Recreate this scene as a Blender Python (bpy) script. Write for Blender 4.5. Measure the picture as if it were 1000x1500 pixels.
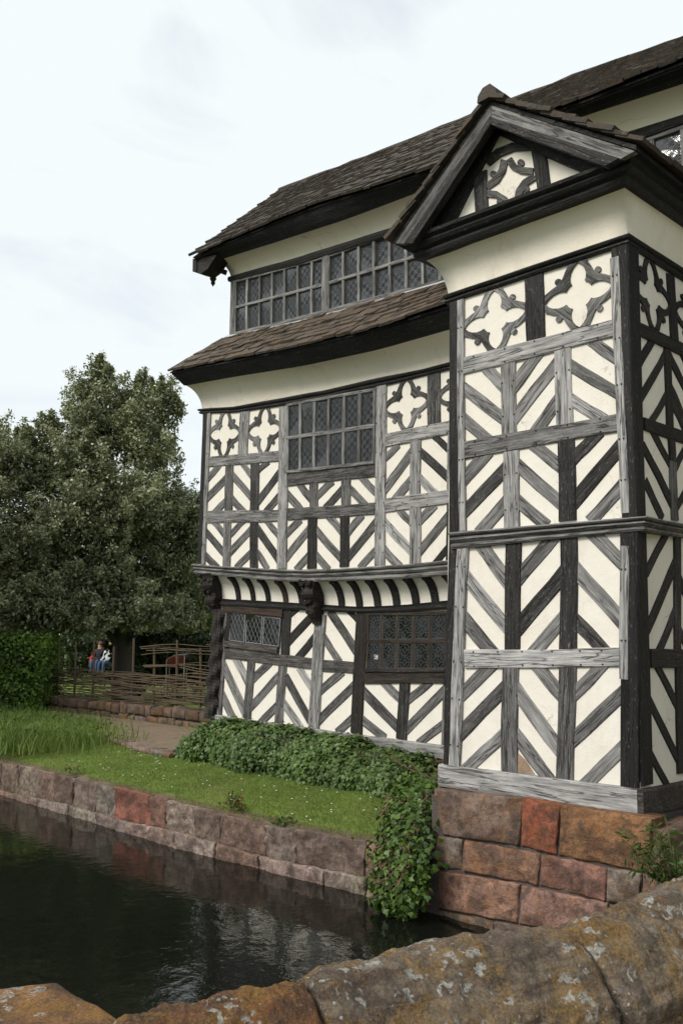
import bpy, bmesh, math, random
import numpy as np
from mathutils import Vector, Matrix
random.seed(7); rng = np.random.default_rng(7)
for o in list(bpy.data.objects): bpy.data.objects.remove(o)
scene = bpy.context.scene
COL = scene.collection

# ---------------------------------------------------------------- camera
F = 1270.0; HEAD = math.radians(44.2); HOR = 927.0; PITCH = math.atan((HOR - 750) / F); ZC = 2.66
hd = Vector((-math.cos(HEAD), math.sin(HEAD), 0)); rt = Vector((hd.y, -hd.x, 0))
fw = hd * math.cos(PITCH) + Vector((0, 0, math.sin(PITCH))); up = rt.cross(fw)
CAM = Vector((0, 0, ZC))
cd = bpy.data.cameras.new('camera'); cam = bpy.data.objects.new('camera', cd); COL.objects.link(cam)
cd.sensor_fit = 'HORIZONTAL'; cd.sensor_width = 36; cd.lens = 36 * F / 1000; cd.clip_end = 3000; cd.clip_start = .05
m = Matrix((rt, up, -fw)).transposed().to_4x4(); m.translation = CAM; cam.matrix_world = m
scene.camera = cam

# ---------------------------------------------------------------- sky, sun, exposure
SUN_EL, SUN_AZ = math.radians(42), math.radians(189)      # azimuth clockwise from +Y
world = bpy.data.worlds.new('World'); scene.world = world; world.use_nodes = True
nt = world.node_tree; nt.nodes.clear()
out = nt.nodes.new('ShaderNodeOutputWorld'); mixs = nt.nodes.new('ShaderNodeMixShader')
sky = nt.nodes.new('ShaderNodeTexSky'); sky.sky_type = 'NISHITA'; sky.sun_disc = False
sky.sun_elevation = SUN_EL; sky.sun_rotation = SUN_AZ
b1 = nt.nodes.new('ShaderNodeBackground'); b1.inputs[1].default_value = 0.15
b2 = nt.nodes.new('ShaderNodeBackground'); b2.inputs[0].default_value = (.90, .96, .98, 1); b2.inputs[1].default_value = .91
tc = nt.nodes.new('ShaderNodeTexCoord'); mp = nt.nodes.new('ShaderNodeMapping'); mp.inputs['Scale'].default_value = (1, 1, 2.4)
mp.inputs['Location'].default_value = (3.1, .4, .9)
n1 = nt.nodes.new('ShaderNodeTexNoise'); n1.inputs['Scale'].default_value = 2.6; n1.inputs['Detail'].default_value = 9; n1.inputs['Roughness'].default_value = .55
n1.inputs['Distortion'].default_value = .6
rp = nt.nodes.new('ShaderNodeValToRGB'); rp.color_ramp.elements[0].position = .28; rp.color_ramp.elements[0].color = (.66, .66, .66, 1)
rp.color_ramp.elements[1].position = .5; rp.color_ramp.elements[1].color = (1, 1, 1, 1)
L = nt.links.new
L(tc.outputs['Generated'], mp.inputs[0]); L(mp.outputs[0], n1.inputs['Vector']); L(n1.outputs['Fac'], rp.inputs[0])
L(sky.outputs[0], b1.inputs[0]); L(rp.outputs[0], mixs.inputs[0]); L(b1.outputs[0], mixs.inputs[1]); L(b2.outputs[0], mixs.inputs[2]); L(mixs.outputs[0], out.inputs[0])
sd = bpy.data.lights.new('sun', 'SUN'); sd.energy = 2.75; sd.angle = math.radians(22); sd.color = (1, .95, .87)
sun = bpy.data.objects.new('sun', sd); COL.objects.link(sun)
sv = Vector((math.sin(SUN_AZ) * math.cos(SUN_EL), math.cos(SUN_AZ) * math.cos(SUN_EL), math.sin(SUN_EL)))
sun.rotation_euler = sv.to_track_quat('Z', 'Y').to_euler()
vs = scene.view_settings; vs.view_transform = 'Standard'; vs.look = 'None'; vs.exposure = .16; vs.gamma = 1; vs.use_curve_mapping = False

# ---------------------------------------------------------------- helpers
def ray(x, y): return fw * F + rt * (x - 500) - up * (y - 750)
class Plane:
    def __init__(s, o, n): s.o = Vector(o); s.n = Vector(n).normalized()
    def at(s, x, y):
        d = ray(x, y); return CAM + d * ((s.o - CAM).dot(s.n) / d.dot(s.n))
def PY(Y): return Plane((0, Y, 0), (0, -1, 0))
def PZ(Z): return Plane((0, 0, Z), (0, 0, 1))
YT, YU, YG, YW = 7.96, 10.16, 10.42, 10.5
PT, PU, PG, PW = PY(YT), PY(YU), PY(YG), PY(YW)
ARB, ART = PT.at(937, 1150), PT.at(917.5, 361)
dv = (ART - ARB).normalized()
PS = Plane(ARB, dv.cross(Vector((0, -1, 0))).normalized())
if PS.n.x < 0: PS.n = -PS.n
CR = dict(A1=(650, 340, 10/3), A2=(650, 580, 10/3), A3=(650, 760, 10/3), A4=(650, 940, 10/3), S1=(900, 340, 7.5), S2=(900, 500, 5.), S3=(900, 740, 3.),
          G=(580, 140, 2.381), M1=(280, 560, 5.), M2=(400, 550, 5.), M3=(520, 530, 4.6875), L1=(280, 800, 5.), L2=(400, 810, 5.), L3=(510, 820, 4.841),
          E1=(240, 340, 5.), E2=(420, 300, 3.846), P=(0, 0, 1.), K8=(0, 900, 1.7857), K7=(520, 1040, 2.0833))
def cp(c, x, y): a, b, s = CR[c]; return (a + x / s, b + y / s)

def link(o, parent=None):
    COL.objects.link(o)
    if parent is not None:
        o.parent = parent
    return o
def mesh_obj(name, verts, faces, mat, parent=None, mw=None, smooth=False, color=None):
    me = bpy.data.meshes.new(name)
    me.from_pydata([tuple(v) for v in verts], [], faces)
    if smooth:
        me.polygons.foreach_set('use_smooth', [True] * len(me.polygons))
    me.update()
    if mat: me.materials.append(mat)
    o = bpy.data.objects.new(name, me)
    if mw is not None: o.matrix_world = mw
    if color is not None: o.color = color
    return link(o, parent)
def np_mesh(name, V, Fq, mat, parent=None, smooth=False):
    """V (n,3) array, Fq (m,k) int array"""
    me = bpy.data.meshes.new(name); n = len(V); mF, k = Fq.shape
    me.vertices.add(n); me.vertices.foreach_set('co', V.astype(np.float32).ravel())
    me.loops.add(mF * k); me.loops.foreach_set('vertex_index', Fq.astype(np.int32).ravel())
    me.polygons.add(mF); me.polygons.foreach_set('loop_start', np.arange(0, mF * k, k, dtype=np.int32))
    if smooth: me.polygons.foreach_set('use_smooth', np.ones(mF, dtype=bool))
    me.update(calc_edges=True)
    if mat: me.materials.append(mat)
    return link(bpy.data.objects.new(name, me), parent)
def empty(name, loc=(0, 0, 0)):
    o = bpy.data.objects.new(name, None); o.location = loc; o.empty_display_size = .3
    return link(o)
def tag(o, label=None, cat=None, group=None, kind=None):
    if label: o['label'] = label
    if cat: o['category'] = cat
    if group: o['group'] = group
    if kind: o['kind'] = kind
    return o
def lerp(a, b, t): return a + (b - a) * t
def bil(q, u, v):   # q = TL,TR,BR,BL ; v up
    tl, tr, br, bl = q
    return lerp(lerp(bl, br, u), lerp(tl, tr, u), v)
def fix_normals(me):
    bm = bmesh.new(); bm.from_mesh(me); bmesh.ops.recalc_face_normals(bm, faces=bm.faces); bm.to_mesh(me); bm.free()
def noise3(p, s=1.0):
    from mathutils import noise
    return noise.noise(Vector(p) * s)

# ---------------------------------------------------------------- materials
def mat_new(name):
    m = bpy.data.materials.new(name); m.use_nodes = True
    nt = m.node_tree; nt.nodes.clear()
    o = nt.nodes.new('ShaderNodeOutputMaterial'); b = nt.nodes.new('ShaderNodeBsdfPrincipled')
    nt.links.new(b.outputs[0], o.inputs[0])
    return m, nt, b
class N:
    def __init__(s, nt): s.nt = nt
    def new(s, t, **kw):
        n = s.nt.nodes.new('ShaderNode' + t)
        for k, v in kw.items(): setattr(n, k, v)
        return n
    def set(s, sock, v):
        if hasattr(v, 'is_output') or isinstance(v, bpy.types.NodeSocket): s.nt.links.new(v, sock)
        elif v is not None:
            if isinstance(v, (tuple, list)) and len(v) == 3 and sock.type == 'RGBA': v = (*v, 1)
            sock.default_value = v
    def coord(s, kind='Object', scale=(1, 1, 1), rnd=False):
        t = s.new('TexCoord'); mp = s.new('Mapping'); s.nt.links.new(t.outputs[kind], mp.inputs[0]); mp.inputs['Scale'].default_value = scale
        if rnd:
            oi = s.new('ObjectInfo'); k = s.math('MULTIPLY', oi.outputs['Random'], 37.0)
            s.nt.links.new(k, mp.inputs['Location'])
        return mp.outputs[0]
    def noise(s, vec, scale, detail=4, rough=.55, dist=0):
        n = s.new('TexNoise'); s.set(n.inputs['Vector'], vec); n.inputs['Scale'].default_value = scale
        n.inputs['Detail'].default_value = detail; n.inputs['Roughness'].default_value = rough; n.inputs['Distortion'].default_value = dist
        return n.outputs['Fac']
    def vor(s, vec, scale, feat='F1', o='Distance', rand=1.0):
        n = s.new('TexVoronoi', feature=feat); s.set(n.inputs['Vector'], vec); n.inputs['Scale'].default_value = scale
        n.inputs['Randomness'].default_value = rand
        return n.outputs[o]
    def ramp(s, fac, stops):
        r = s.new('ValToRGB'); s.set(r.inputs[0], fac); cr = r.color_ramp
        while len(cr.elements) < len(stops): cr.elements.new(.5)
        for e, (p, c) in zip(cr.elements, stops):
            e.position = p; e.color = (c, c, c, 1) if not isinstance(c, tuple) else (*c, 1)
        return r.outputs[0]
    def mix(s, fac, a, b, mode='MIX'):
        n = s.new('MixRGB', blend_type=mode); s.set(n.inputs[0], fac); s.set(n.inputs[1], a); s.set(n.inputs[2], b); return n.outputs[0]
    def math(s, op, a, b=None, clamp=False):
        n = s.new('Math', operation=op, use_clamp=clamp); s.set(n.inputs[0], a)
        if b is not None: s.set(n.inputs[1], b)
        return n.outputs[0]
    def bump(s, h, strength, dist, normal=None):
        n = s.new('Bump'); s.set(n.inputs['Height'], h); n.inputs['Strength'].default_value = strength; n.inputs['Distance'].default_value = dist
        if normal is not None: s.set(n.inputs['Normal'], normal)
        return n.outputs[0]

def m_timber():
    m, nt, b = mat_new('weathered_oak'); n = N(nt)
    oi = n.new('ObjectInfo'); sep = n.new('SeparateColor'); nt.links.new(oi.outputs['Color'], sep.inputs[0])
    tone = sep.outputs[0]
    v = n.coord('Object', (1.6, 22, 22), True); v2 = n.coord('Object', (1.2, 2.2, 2.2), True)
    grain = n.noise(v, 1.6, 7, .65, .35); fine = n.noise(n.coord('Object', (6, 120, 120), True), 1.2, 3, .6)
    blot = n.noise(v2, 2.2, 5, .6)
    crack = n.ramp(n.noise(n.coord('Object', (.9, 13, 13), True), 1.3, 3, .5, .8), [(.40, 1.), (.445, 0.), (.47, 1.)])
    # paint remains and weathering: tone moved by blotches and grain
    amp = n.math('ADD', n.math('MULTIPLY', tone, .75), .14)
    t = n.math('ADD', tone, n.math('MULTIPLY', n.math('SUBTRACT', blot, .5), amp))
    t = n.math('ADD', t, n.math('MULTIPLY', n.math('SUBTRACT', grain, .5), n.math('MULTIPLY', amp, 1.1)), True)
    spk = n.ramp(n.noise(n.coord('Object', (8, 30, 30), True), 2.5, 4, .7), [(.58, 0.), (.66, .42)]); t = n.math('ADD', t, n.math('MULTIPLY', spk, n.math('SUBTRACT', .8, tone)), True)
    col = n.ramp(t, [(0., (.007, .0065, .006)), (.2, (.028, .025, .023)), (.42, (.15, .143, .138)), (.72, (.34, .33, .322)), (1., (.52, .505, .49))])
    col = n.mix(n.math('MULTIPLY', sep.outputs[1], .75), col, (.10, .055, .03), 'MIX')
    gr = n.ramp(grain, [(.25, .5), (.6, 1.08)])
    col = n.mix(.75, col, gr, 'MULTIPLY')
    col = n.mix(.85, col, n.ramp(fine, [(.3, .72), (.65, 1.1)]), 'MULTIPLY')
    col = n.mix(.8, col, crack, 'MULTIPLY')
    nt.links.new(col, b.inputs['Base Color']); b.inputs['Roughness'].default_value = .72
    b.inputs['Specular IOR Level'].default_value = .35
    h = n.math('ADD', n.math('MULTIPLY', grain, .7), n.math('MULTIPLY', crack, .6)); h = n.math('ADD', h, n.math('MULTIPLY', fine, .25))
    nt.links.new(n.bump(h, .8, .012), b.inputs['Normal'])
    return m
def m_plaster(name, col, stain):
    m, nt, b = mat_new(name); n = N(nt)
    v = n.coord('Object')
    big = n.noise(v, .9, 6, .6); mid = n.noise(v, 7, 5, .6); fine = n.noise(v, 70, 3, .6)
    c = n.mix(n.ramp(big, [(.42, 0.), (.75, .55)]), col, stain)
    c = n.mix(n.ramp(mid, [(.35, 0.), (.8, .22)]), c, (.9, .87, .80))
    sp = n.ramp(n.noise(n.coord('Object', (1, 1, .35)), 4.5, 6, .7), [(.62, 0.), (.78, .35)])
    c = n.mix(sp, c, (.56, .47, .30))
    cr = n.ramp(n.vor(n.mix(.25, v, n.noise(v, 5, 3)), 1.6, 'DISTANCE_TO_EDGE'), [(.0, .55), (.007, 0.)]); cr = n.math('MULTIPLY', cr, n.ramp(n.noise(v, 1.7, 2), [(.5, 0.), (.6, 1.)]))
    c = n.mix(cr, c, (.30, .25, .18))
    grime = n.ramp(n.noise(n.coord('Object', (1.5, 1.5, .5)), 2.2, 6, .7), [(.55, 0.), (.75, .30)]); c = n.mix(grime, c, (.50, .45, .36))
    nt.links.new(c, b.inputs['Base Color']); b.inputs['Roughness'].default_value = .88; b.inputs['Specular IOR Level'].default_value = .2
    h = n.math('ADD', n.math('MULTIPLY', mid, .8), n.math('MULTIPLY', fine, .25))
    nt.links.new(n.bump(h, .5, .02), b.inputs['Normal'])
    return m
def m_slate(name, base, lichen, amt):
    m, nt, b = mat_new(name); n = N(nt)
    oi = n.new('ObjectInfo'); geo = n.new('NewGeometry')
    v = n.coord('Object', rnd=False); g = n.new('TexCoord')
    gv = geo.outputs['Position']
    rnd = n.math('ADD', n.math('MULTIPLY', oi.outputs['Random'], .5), n.math('MULTIPLY', geo.outputs['Random Per Island'], .5))
    n1 = n.noise(gv, 6, 6, .65); n2 = n.noise(gv, 28, 5, .65)
    c = n.mix(n.ramp(rnd, [(.2, 0.), (.8, 1.)]), tuple(x * .4 for x in base), tuple(x * 1.7 for x in base))
    c = n.mix(n.ramp(n1, [(.46, 0.), (.64, amt)]), c, lichen)
    c = n.mix(n.ramp(n2, [(.52, 0.), (.75, .5)]), c, (.012, .011, .011))
    c = n.mix(n.ramp(n.noise(gv, 15, 4, .6), [(.62, 0.), (.74, .5)]), c, (.17, .16, .14))
    nt.links.new(c, b.inputs['Base Color']); b.inputs['Roughness'].default_value = .85
    nt.links.new(n.bump(n2, .8, .02), b.inputs['Normal'])
    return m
def m_stone(name, lichen=.5, white=.0, moss=.2, scale=1.0, orange=(.36, .16, .035)):
    """sandstone: object colour is the body colour of the block"""
    m, nt, b = mat_new(name); n = N(nt)
    oi = n.new('ObjectInfo'); v = n.coord('Object', rnd=True); v0 = n.coord('Object')
    n1 = n.noise(v, 2.2 * scale, 6, .62); n2 = n.noise(v, 9 * scale, 6, .7); n3 = n.noise(v, 60 * scale, 6, .8)
    bed = n.noise(n.coord('Object', (1.2, 1.2, 9), True), 2.0 * scale, 5, .6, .6)
    c = n.mix(n.ramp(n1, [(.3, 0.), (.7, 1.)]), n.mix(1, oi.outputs['Color'], (.62, .56, .55), 'MULTIPLY'), n.mix(1, oi.outputs['Color'], (1.3, 1.2, 1.1), 'MULTIPLY'))
    c = n.mix(n.ramp(bed, [(.40, .7), (.56, 0.)]), c, (.07, .045, .035))
    c = n.mix(n.ramp(n2, [(.46, 0.), (.66, .7)]), c, (.05, .043, .038))
    c = n.mix(n.ramp(n.math('ADD', n.math('MULTIPLY', n.noise(v, 3.4 * scale, 7, .75), .65), n.math('MULTIPLY', n3, .35)), [(.49, 0.), (.58, lichen)]), c, orange)
    c = n.mix(n.ramp(n.noise(v, 5.1 * scale, 6, .7), [(.56, 0.), (.70, moss)]), c, (.09, .095, .03))
    if white > 0:
        vd = n.vor(n.mix(.12, v0, n.noise(v0, 30, 2)), 9 * scale, 'F1'); msk = n.ramp(n.noise(v, 3.0 * scale, 3), [(.49, 0.), (.54, 1.)])
        sp = n.math('MULTIPLY', n.ramp(vd, [(.27, 1.), (.36, 0.)]), msk)
        sp = n.math('MAXIMUM', sp, n.math('MULTIPLY', n.ramp(n.vor(v, 26 * scale), [(.16, 1.), (.24, 0.)]), n.ramp(n.noise(v, 5 * scale, 2), [(.56, 0.), (.6, 1.)])))
        wh = n.ramp(n3, [(.3, (.25, .245, .22)), (.7, (.44, .43, .39))])
        c = n.mix(n.math('MULTIPLY', sp, white), c, wh)
    c = n.mix(.8, c, n.ramp(n3, [(.32, .38), (.66, 1.55)]), 'MULTIPLY')
    nt.links.new(c, b.inputs['Base Color']); b.inputs['Roughness'].default_value = .9; b.inputs['Specular IOR Level'].default_value = .25
    h = n.math('ADD', n.math('MULTIPLY', n2, 1.0), n.math('MULTIPLY', n3, .35)); h = n.math('ADD', h, n.math('MULTIPLY', bed, .7))
    nt.links.new(n.bump(h, 1., .035 / scale ** .5), b.inputs['Normal'])
    return m
def m_plain(name, col, rough=.7, var=.25, scale=8, metal=0, bump=0, spec=.4):
    m, nt, b = mat_new(name); n = N(nt)
    k = n.noise(n.coord('Object', rnd=True), scale, 5, .6)
    c = n.mix(k, tuple(x * (1 - var) for x in col), tuple(min(1, x * (1 + var)) for x in col))
    nt.links.new(c, b.inputs['Base Color']); b.inputs['Roughness'].default_value = rough; b.inputs['Metallic'].default_value = metal
    b.inputs['Specular IOR Level'].default_value = spec
    if bump: nt.links.new(n.bump(k, .7, bump), b.inputs['Normal'])
    return m
def m_glass(name, scale, tilt, lead=.05, col=(.012, .014, .016), ior=1.7, lattice=True):
    m, nt, b = mat_new(name); n = N(nt)
    v = n.coord('Object', rnd=True)
    vc = n.vor(v, scale, 'F1', 'Color', .75); ed = n.vor(v, scale, 'DISTANCE_TO_EDGE', 'Distance', .75)
    wob = n.new('TexNoise'); n.set(wob.inputs['Vector'], v); wob.inputs['Scale'].default_value = scale * 1.5
    geo = n.new('NewGeometry')
    sub = n.new('VectorMath', operation='SUBTRACT'); n.set(sub.inputs[0], vc); sub.inputs[1].default_value = (.5, .5, .5)
    scl = n.new('VectorMath', operation='SCALE'); n.set(scl.inputs[0], sub.outputs[0]); scl.inputs['Scale'].default_value = tilt
    sub2 = n.new('VectorMath', operation='SUBTRACT'); n.set(sub2.inputs[0], wob.outputs['Color']); sub2.inputs[1].default_value = (.5, .5, .5)
    scl2 = n.new('VectorMath', operation='SCALE'); n.set(scl2.inputs[0], sub2.outputs[0]); scl2.inputs['Scale'].default_value = tilt * .8
    ad = n.new('VectorMath', operation='ADD'); n.set(ad.inputs[0], geo.outputs['Normal']); n.set(ad.inputs[1], scl.outputs[0])
    ad2 = n.new('VectorMath', operation='ADD'); n.set(ad2.inputs[0], ad.outputs[0]); n.set(ad2.inputs[1], scl2.outputs[0])
    nm = n.new('VectorMath', operation='NORMALIZE'); n.set(nm.inputs[0], ad2.outputs[0])
    lm = n.ramp(ed, [(lead * .6, 1.), (lead, 0.)]) if lattice else None
    b.inputs['IOR'].default_value = ior
    nt.links.new(nm.outputs[0], b.inputs['Normal'])
    sepc = n.new('SeparateColor'); n.set(sepc.inputs[0], vc)
    c = n.mix(sepc.outputs[0], col, tuple(x * 2.2 for x in col))
    if lattice:
        c = n.mix(lm, c, (.035, .036, .038)); nt.links.new(n.math('ADD', n.math('MULTIPLY', lm, .5), .06), b.inputs['Roughness'])
    else: b.inputs['Roughness'].default_value = .06
    nt.links.new(c, b.inputs['Base Color'])
    return m
def m_leaf(name, cols, rough=.45, spec=.5, trans=.25, sheen=None):
    m, nt, b = mat_new(name); n = N(nt)
    geo = n.new('NewGeometry'); oi = n.new('ObjectInfo')
    r = n.math('FRACT', n.math('ADD', geo.outputs['Random Per Island'], oi.outputs['Random']))
    st = [(i / (len(cols) - 1), c) for i, c in enumerate(cols)]
    c = n.ramp(r, st)
    k = n.noise(geo.outputs['Position'], 1.1, 3)
    c = n.mix(1, c, n.ramp(k, [(.3, .7), (.7, 1.25)]), 'MULTIPLY')
    nt.links.new(c, b.inputs['Base Color']); b.inputs['Roughness'].default_value = rough; b.inputs['Specular IOR Level'].default_value = spec
    tr = n.new('BsdfTranslucent'); nt.links.new(n.mix(1, c, (1.2, 1.35, .6), 'MULTIPLY'), tr.inputs[0])
    ms = n.new('MixShader'); ms.inputs[0].default_value = trans
    nt.links.new(b.outputs[0], ms.inputs[1]); nt.links.new(tr.outputs[0], ms.inputs[2])
    nt.links.new(ms.outputs[0], [x for x in nt.nodes if x.type == 'OUTPUT_MATERIAL'][0].inputs[0])
    return m
def m_water():
    m, nt, b = mat_new('moat_water'); n = N(nt)
    b.inputs['Base Color'].default_value = (.006, .007, .005, 1); b.inputs['Roughness'].default_value = .02; b.inputs['IOR'].default_value = 1.36
    v = n.coord('Object', (1, 1, 1))
    h = n.math('ADD', n.math('MULTIPLY', n.noise(v, 2.0, 2, .5, .4), .55), n.math('MULTIPLY', n.noise(v, 8., 3, .55, .5), .32))
    h = n.math('ADD', h, n.math('MULTIPLY', n.noise(v, .5, 2), .5))
    nt.links.new(n.bump(h, .20, .05), b.inputs['Normal'])
    return m
def m_ground(name, a, bcol, spots, scale, bump, c3=None):
    m, nt, b = mat_new(name); n = N(nt)
    g = n.new('NewGeometry').outputs['Position']
    n1 = n.noise(g, scale, 6, .65); n2 = n.noise(g, scale * 9, 4, .7); n3 = n.noise(g, .35 * scale, 4)
    c = n.mix(n.ramp(n1, [(.35, 0.), (.68, 1.)]), a, bcol)
    c = n.mix(n.ramp(n3, [(.55, 0.), (.72, .7)]), c, spots)
    c = n.mix(.9, c, n.ramp(n2, [(.3, .6), (.7, 1.3)]), 'MULTIPLY')
    nt.links.new(c, b.inputs['Base Color']); b.inputs['Roughness'].default_value = .92; b.inputs['Specular IOR Level'].default_value = .2
    nt.links.new(n.bump(n2, .8, bump), b.inputs['Normal'])
    return m
OAK = m_timber()
PLASTER = m_plaster('cream_limewash', (.745, .70, .625), (.70, .635, .53))
PLASTER_C = m_plaster('cream_cove_plaster', (.82, .755, .65), (.77, .66, .50))
SLATE_P = m_slate('stone_slate_brown', (.055, .041, .031), (.16, .105, .05), .55)
SLATE_M = m_slate('stone_slate_dark', (.034, .027, .021), (.10, .066, .036), .5)
STONE = m_stone('sandstone', .35, 0, .2, 1.0)
STONE_P = m_stone('plinth_sandstone', .3, 0, .1, 1.6, (.30, .12, .02))
STONE_R = m_stone('moat_sandstone', .12, 0, .35, 1.8, (.25, .14, .08))
COPING = m_stone('lichened_sandstone', .65, .9, .35, 2.0, (.27, .15, .035))
MORTAR = m_ground('old_mortar', (.085, .07, .06), (.13, .11, .095), (.05, .045, .04), 6, .02)
LEADM = m_plain('lead', (.075, .08, .08), .55, .3, 20, .3)
LEADL = m_plain('pale_lead', (.26, .265, .27), .5, .3, 20, .2)
LEADU = m_plain('grey_lead', (.085, .09, .092), .45, .4, 25, .2)
LEADW = m_plain('white_painted_iron', (.50, .50, .49), .55, .2, 20)
FLASH = m_plain('lead_flashing', (.45, .46, .47), .5, .3, 6, .2)
GL_OLD = m_glass('leaded_glass_fine', 12, .16, .0, (.016, .018, .02), 1.8, False)
GL_UP = m_glass('leaded_glass', 12, .24, .0, (.008, .009, .01), 1.65, False)
GL_DK = m_glass('dark_glass', 6, .10, .0, (.006, .007, .007), 1.38, False)
IRON = m_plain('iron_pegs', (.02, .018, .017), .6, .3, 30)
LATH = m_ground('exposed_daub', (.36, .24, .16), (.45, .34, .25), (.25, .16, .1), 14, .02)

# ---------------------------------------------------------------- house: timber helpers
house = empty('timber_framed_house', (-10.4, 11.5, .5))
tag(house, 'black and white half-timbered manor house with projecting gabled bay and sagging jetty', 'house')
bpy.context.view_layer.update()
HINV = house.matrix_world.inverted()
def hpart(name, verts, faces, mat, mw=None, smooth=False, color=None, parent=None):
    """verts are world coords unless mw (a world frame) is given"""
    par = parent or house
    o = mesh_obj(name, verts, faces, mat, None, None, smooth, color)
    o.parent = par
    o.matrix_parent_inverse = par.matrix_world.inverted() if par is house else Matrix.Identity(4)
    if par is house:
        o.matrix_parent_inverse = HINV
        o.matrix_basis = mw if mw is not None else Matrix.Identity(4)
    else:
        o.matrix_parent_inverse = (HINV.inverted() @ HINV @ par.matrix_basis).inverted()
        o.matrix_basis = mw if mw is not None else Matrix.Identity(4)
    return o
def frame(o, x, z):
    x = x.normalized(); z = (z - x * z.dot(x)).normalized(); y = z.cross(x)
    mw = Matrix((x, y, z)).transposed().to_4x4(); mw.translation = o; return mw
pegs = {}
def add_peg(key, p, n, r=.011):
    V, Fc = pegs.setdefault(key, ([], []))
    t = n.cross(Vector((0, 0, 1))).normalized(); s = n.cross(t); b0 = len(V)
    for k in range(6):
        a = k * math.pi / 3; V.append(p + (t * math.cos(a) + s * math.sin(a)) * r - n * .004)
    for k in range(6):
        a = k * math.pi / 3; V.append(p + (t * math.cos(a) + s * math.sin(a)) * r * .7 + n * .010)
    for k in range(6): Fc.append((b0 + k, b0 + (k + 1) % 6, b0 + 6 + (k + 1) % 6, b0 + 6 + k))
    Fc.append(tuple(b0 + 6 + k for k in range(6)))
def beam3(name, a, b, w1, w2, n, tone, proud, brown=0., back=.03, wob=.004, parent=None, seg=None, bend=0.):
    """a,b centre ends on the wall plane; w1,w2 widths"""
    mw = frame((a + b) / 2, b - a, n); Ln = (b - a).length; S = seg or max(4, min(9, int(Ln / .25)))
    ch = .008; V = []; Fc = []
    ph = random.random() * 9
    for i in range(S + 1):
        t = i / S; x = (t - .5) * Ln; w = lerp(w1, w2, t) / 2
        sh = bend * math.sin(math.pi * t) + wob * math.sin(ph + t * 5)
        e1 = random.uniform(-wob, wob); e2 = random.uniform(-wob, wob); pz = proud + random.uniform(-.002, .002)
        V += [(x, -w + sh + e1, -back), (x, -w + sh + e1, pz - ch), (x, -w + sh + e1 + ch, pz), (x, w + sh + e2 - ch, pz), (x, w + sh + e2, pz - ch), (x, w + sh + e2, -back)]
    for i in range(S):
        for k in range(5):
            p = i * 6 + k; Fc.append((p, p + 6, p + 7, p + 1))
    Fc.append((0, 1, 2, 3, 4, 5)); q = S * 6; Fc.append((q + 5, q + 4, q + 3, q + 2, q + 1, q))
    return hpart(name, V, Fc, OAK, mw, False, (max(0, min(1, tone + random.uniform(-.05, .05))), brown, random.random(), 1), parent)
def beam(name, c, pl, x1, y1, x2, y2, w, tone=.4, proud=.02, ext=0., brown=0., peg=None, parent=None, **kw):
    p, q = Vector(cp(c, x1, y1)), Vector(cp(c, x2, y2)); ww = w / CR[c][2]
    d = (q - p).normalized(); pr = Vector((-d.y, d.x)) * ww / 2
    p = p - d * ext * ww; q = q + d * ext * ww
    A1_, A2_, B1_, B2_ = pl.at(*(p - pr)), pl.at(*(p + pr)), pl.at(*(q - pr)), pl.at(*(q + pr))
    a, b = (A1_ + A2_) / 2, (B1_ + B2_) / 2; ax = (b - a).normalized()
    def wd(u, v): dd = u - v; return (dd - ax * dd.dot(ax)).length
    w1, w2 = wd(A1_, A2_), wd(B1_, B2_)
    o = beam3(name, a, b, w1, w2, pl.n, tone, proud + random.uniform(-.0012, .0012), brown, parent=parent, **kw)
    if peg:
        Ln = (b - a).length; cnt = max(2, int(Ln / peg)); yv = pl.n.cross(ax)
        for i in range(cnt):
            t = (i + .5 + random.uniform(-.15, .15)) / cnt
            for sgn in (-1, 1):
                add_peg('pegs', lerp(a, b, t) + yv * sgn * (lerp(w1, w2, t) / 2 - .025) + pl.n * proud, pl.n)
    return o
def poly_prism(name, pts, n, t0, t1, mat, color=None, parent=None):
    """flat outline pts (world) extruded along n from t0 to t1"""
    c = sum(pts, Vector()) / len(pts); le = max(((pts[(i + 1) % len(pts)] - pts[i]) for i in range(len(pts))), key=lambda v: v.length) if len(pts) < 9 else max((q_ - p_ for p_ in pts for q_ in pts), key=lambda v: v.length)
    mw = frame(c, le, n); inv = mw.inverted()
    loc = [inv @ p for p in pts]; k = len(loc)
    V = [(p.x, p.y, t0) for p in loc] + [(p.x, p.y, t1) for p in loc]
    Fc = [tuple(range(k, 2 * k)), tuple(range(k - 1, -1, -1))] + [(i, (i + 1) % k, k + (i + 1) % k, k + i) for i in range(k)]
    o = hpart(name, V, Fc, mat, mw, False, color, parent); fix_normals(o.data); return o
def wall_quad(name, q, n, mat, off=0., nu=24, nv=24, amp=.004):
    """subdivided plaster sheet over TL,TR,BR,BL, slightly uneven"""
    V = []; Fc = []
    for j in range(nv + 1):
        for i in range(nu + 1):
            p = bil(q, i / nu, j / nv); V.append(p + n * (off + amp * noise3(p, 1.7)))
    for j in range(nv):
        for i in range(nu):
            a = j * (nu + 1) + i; Fc.append((a, a + 1, a + nu + 2, a + nu + 1))
    return hpart(name, V, Fc, mat, None, True)
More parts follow.
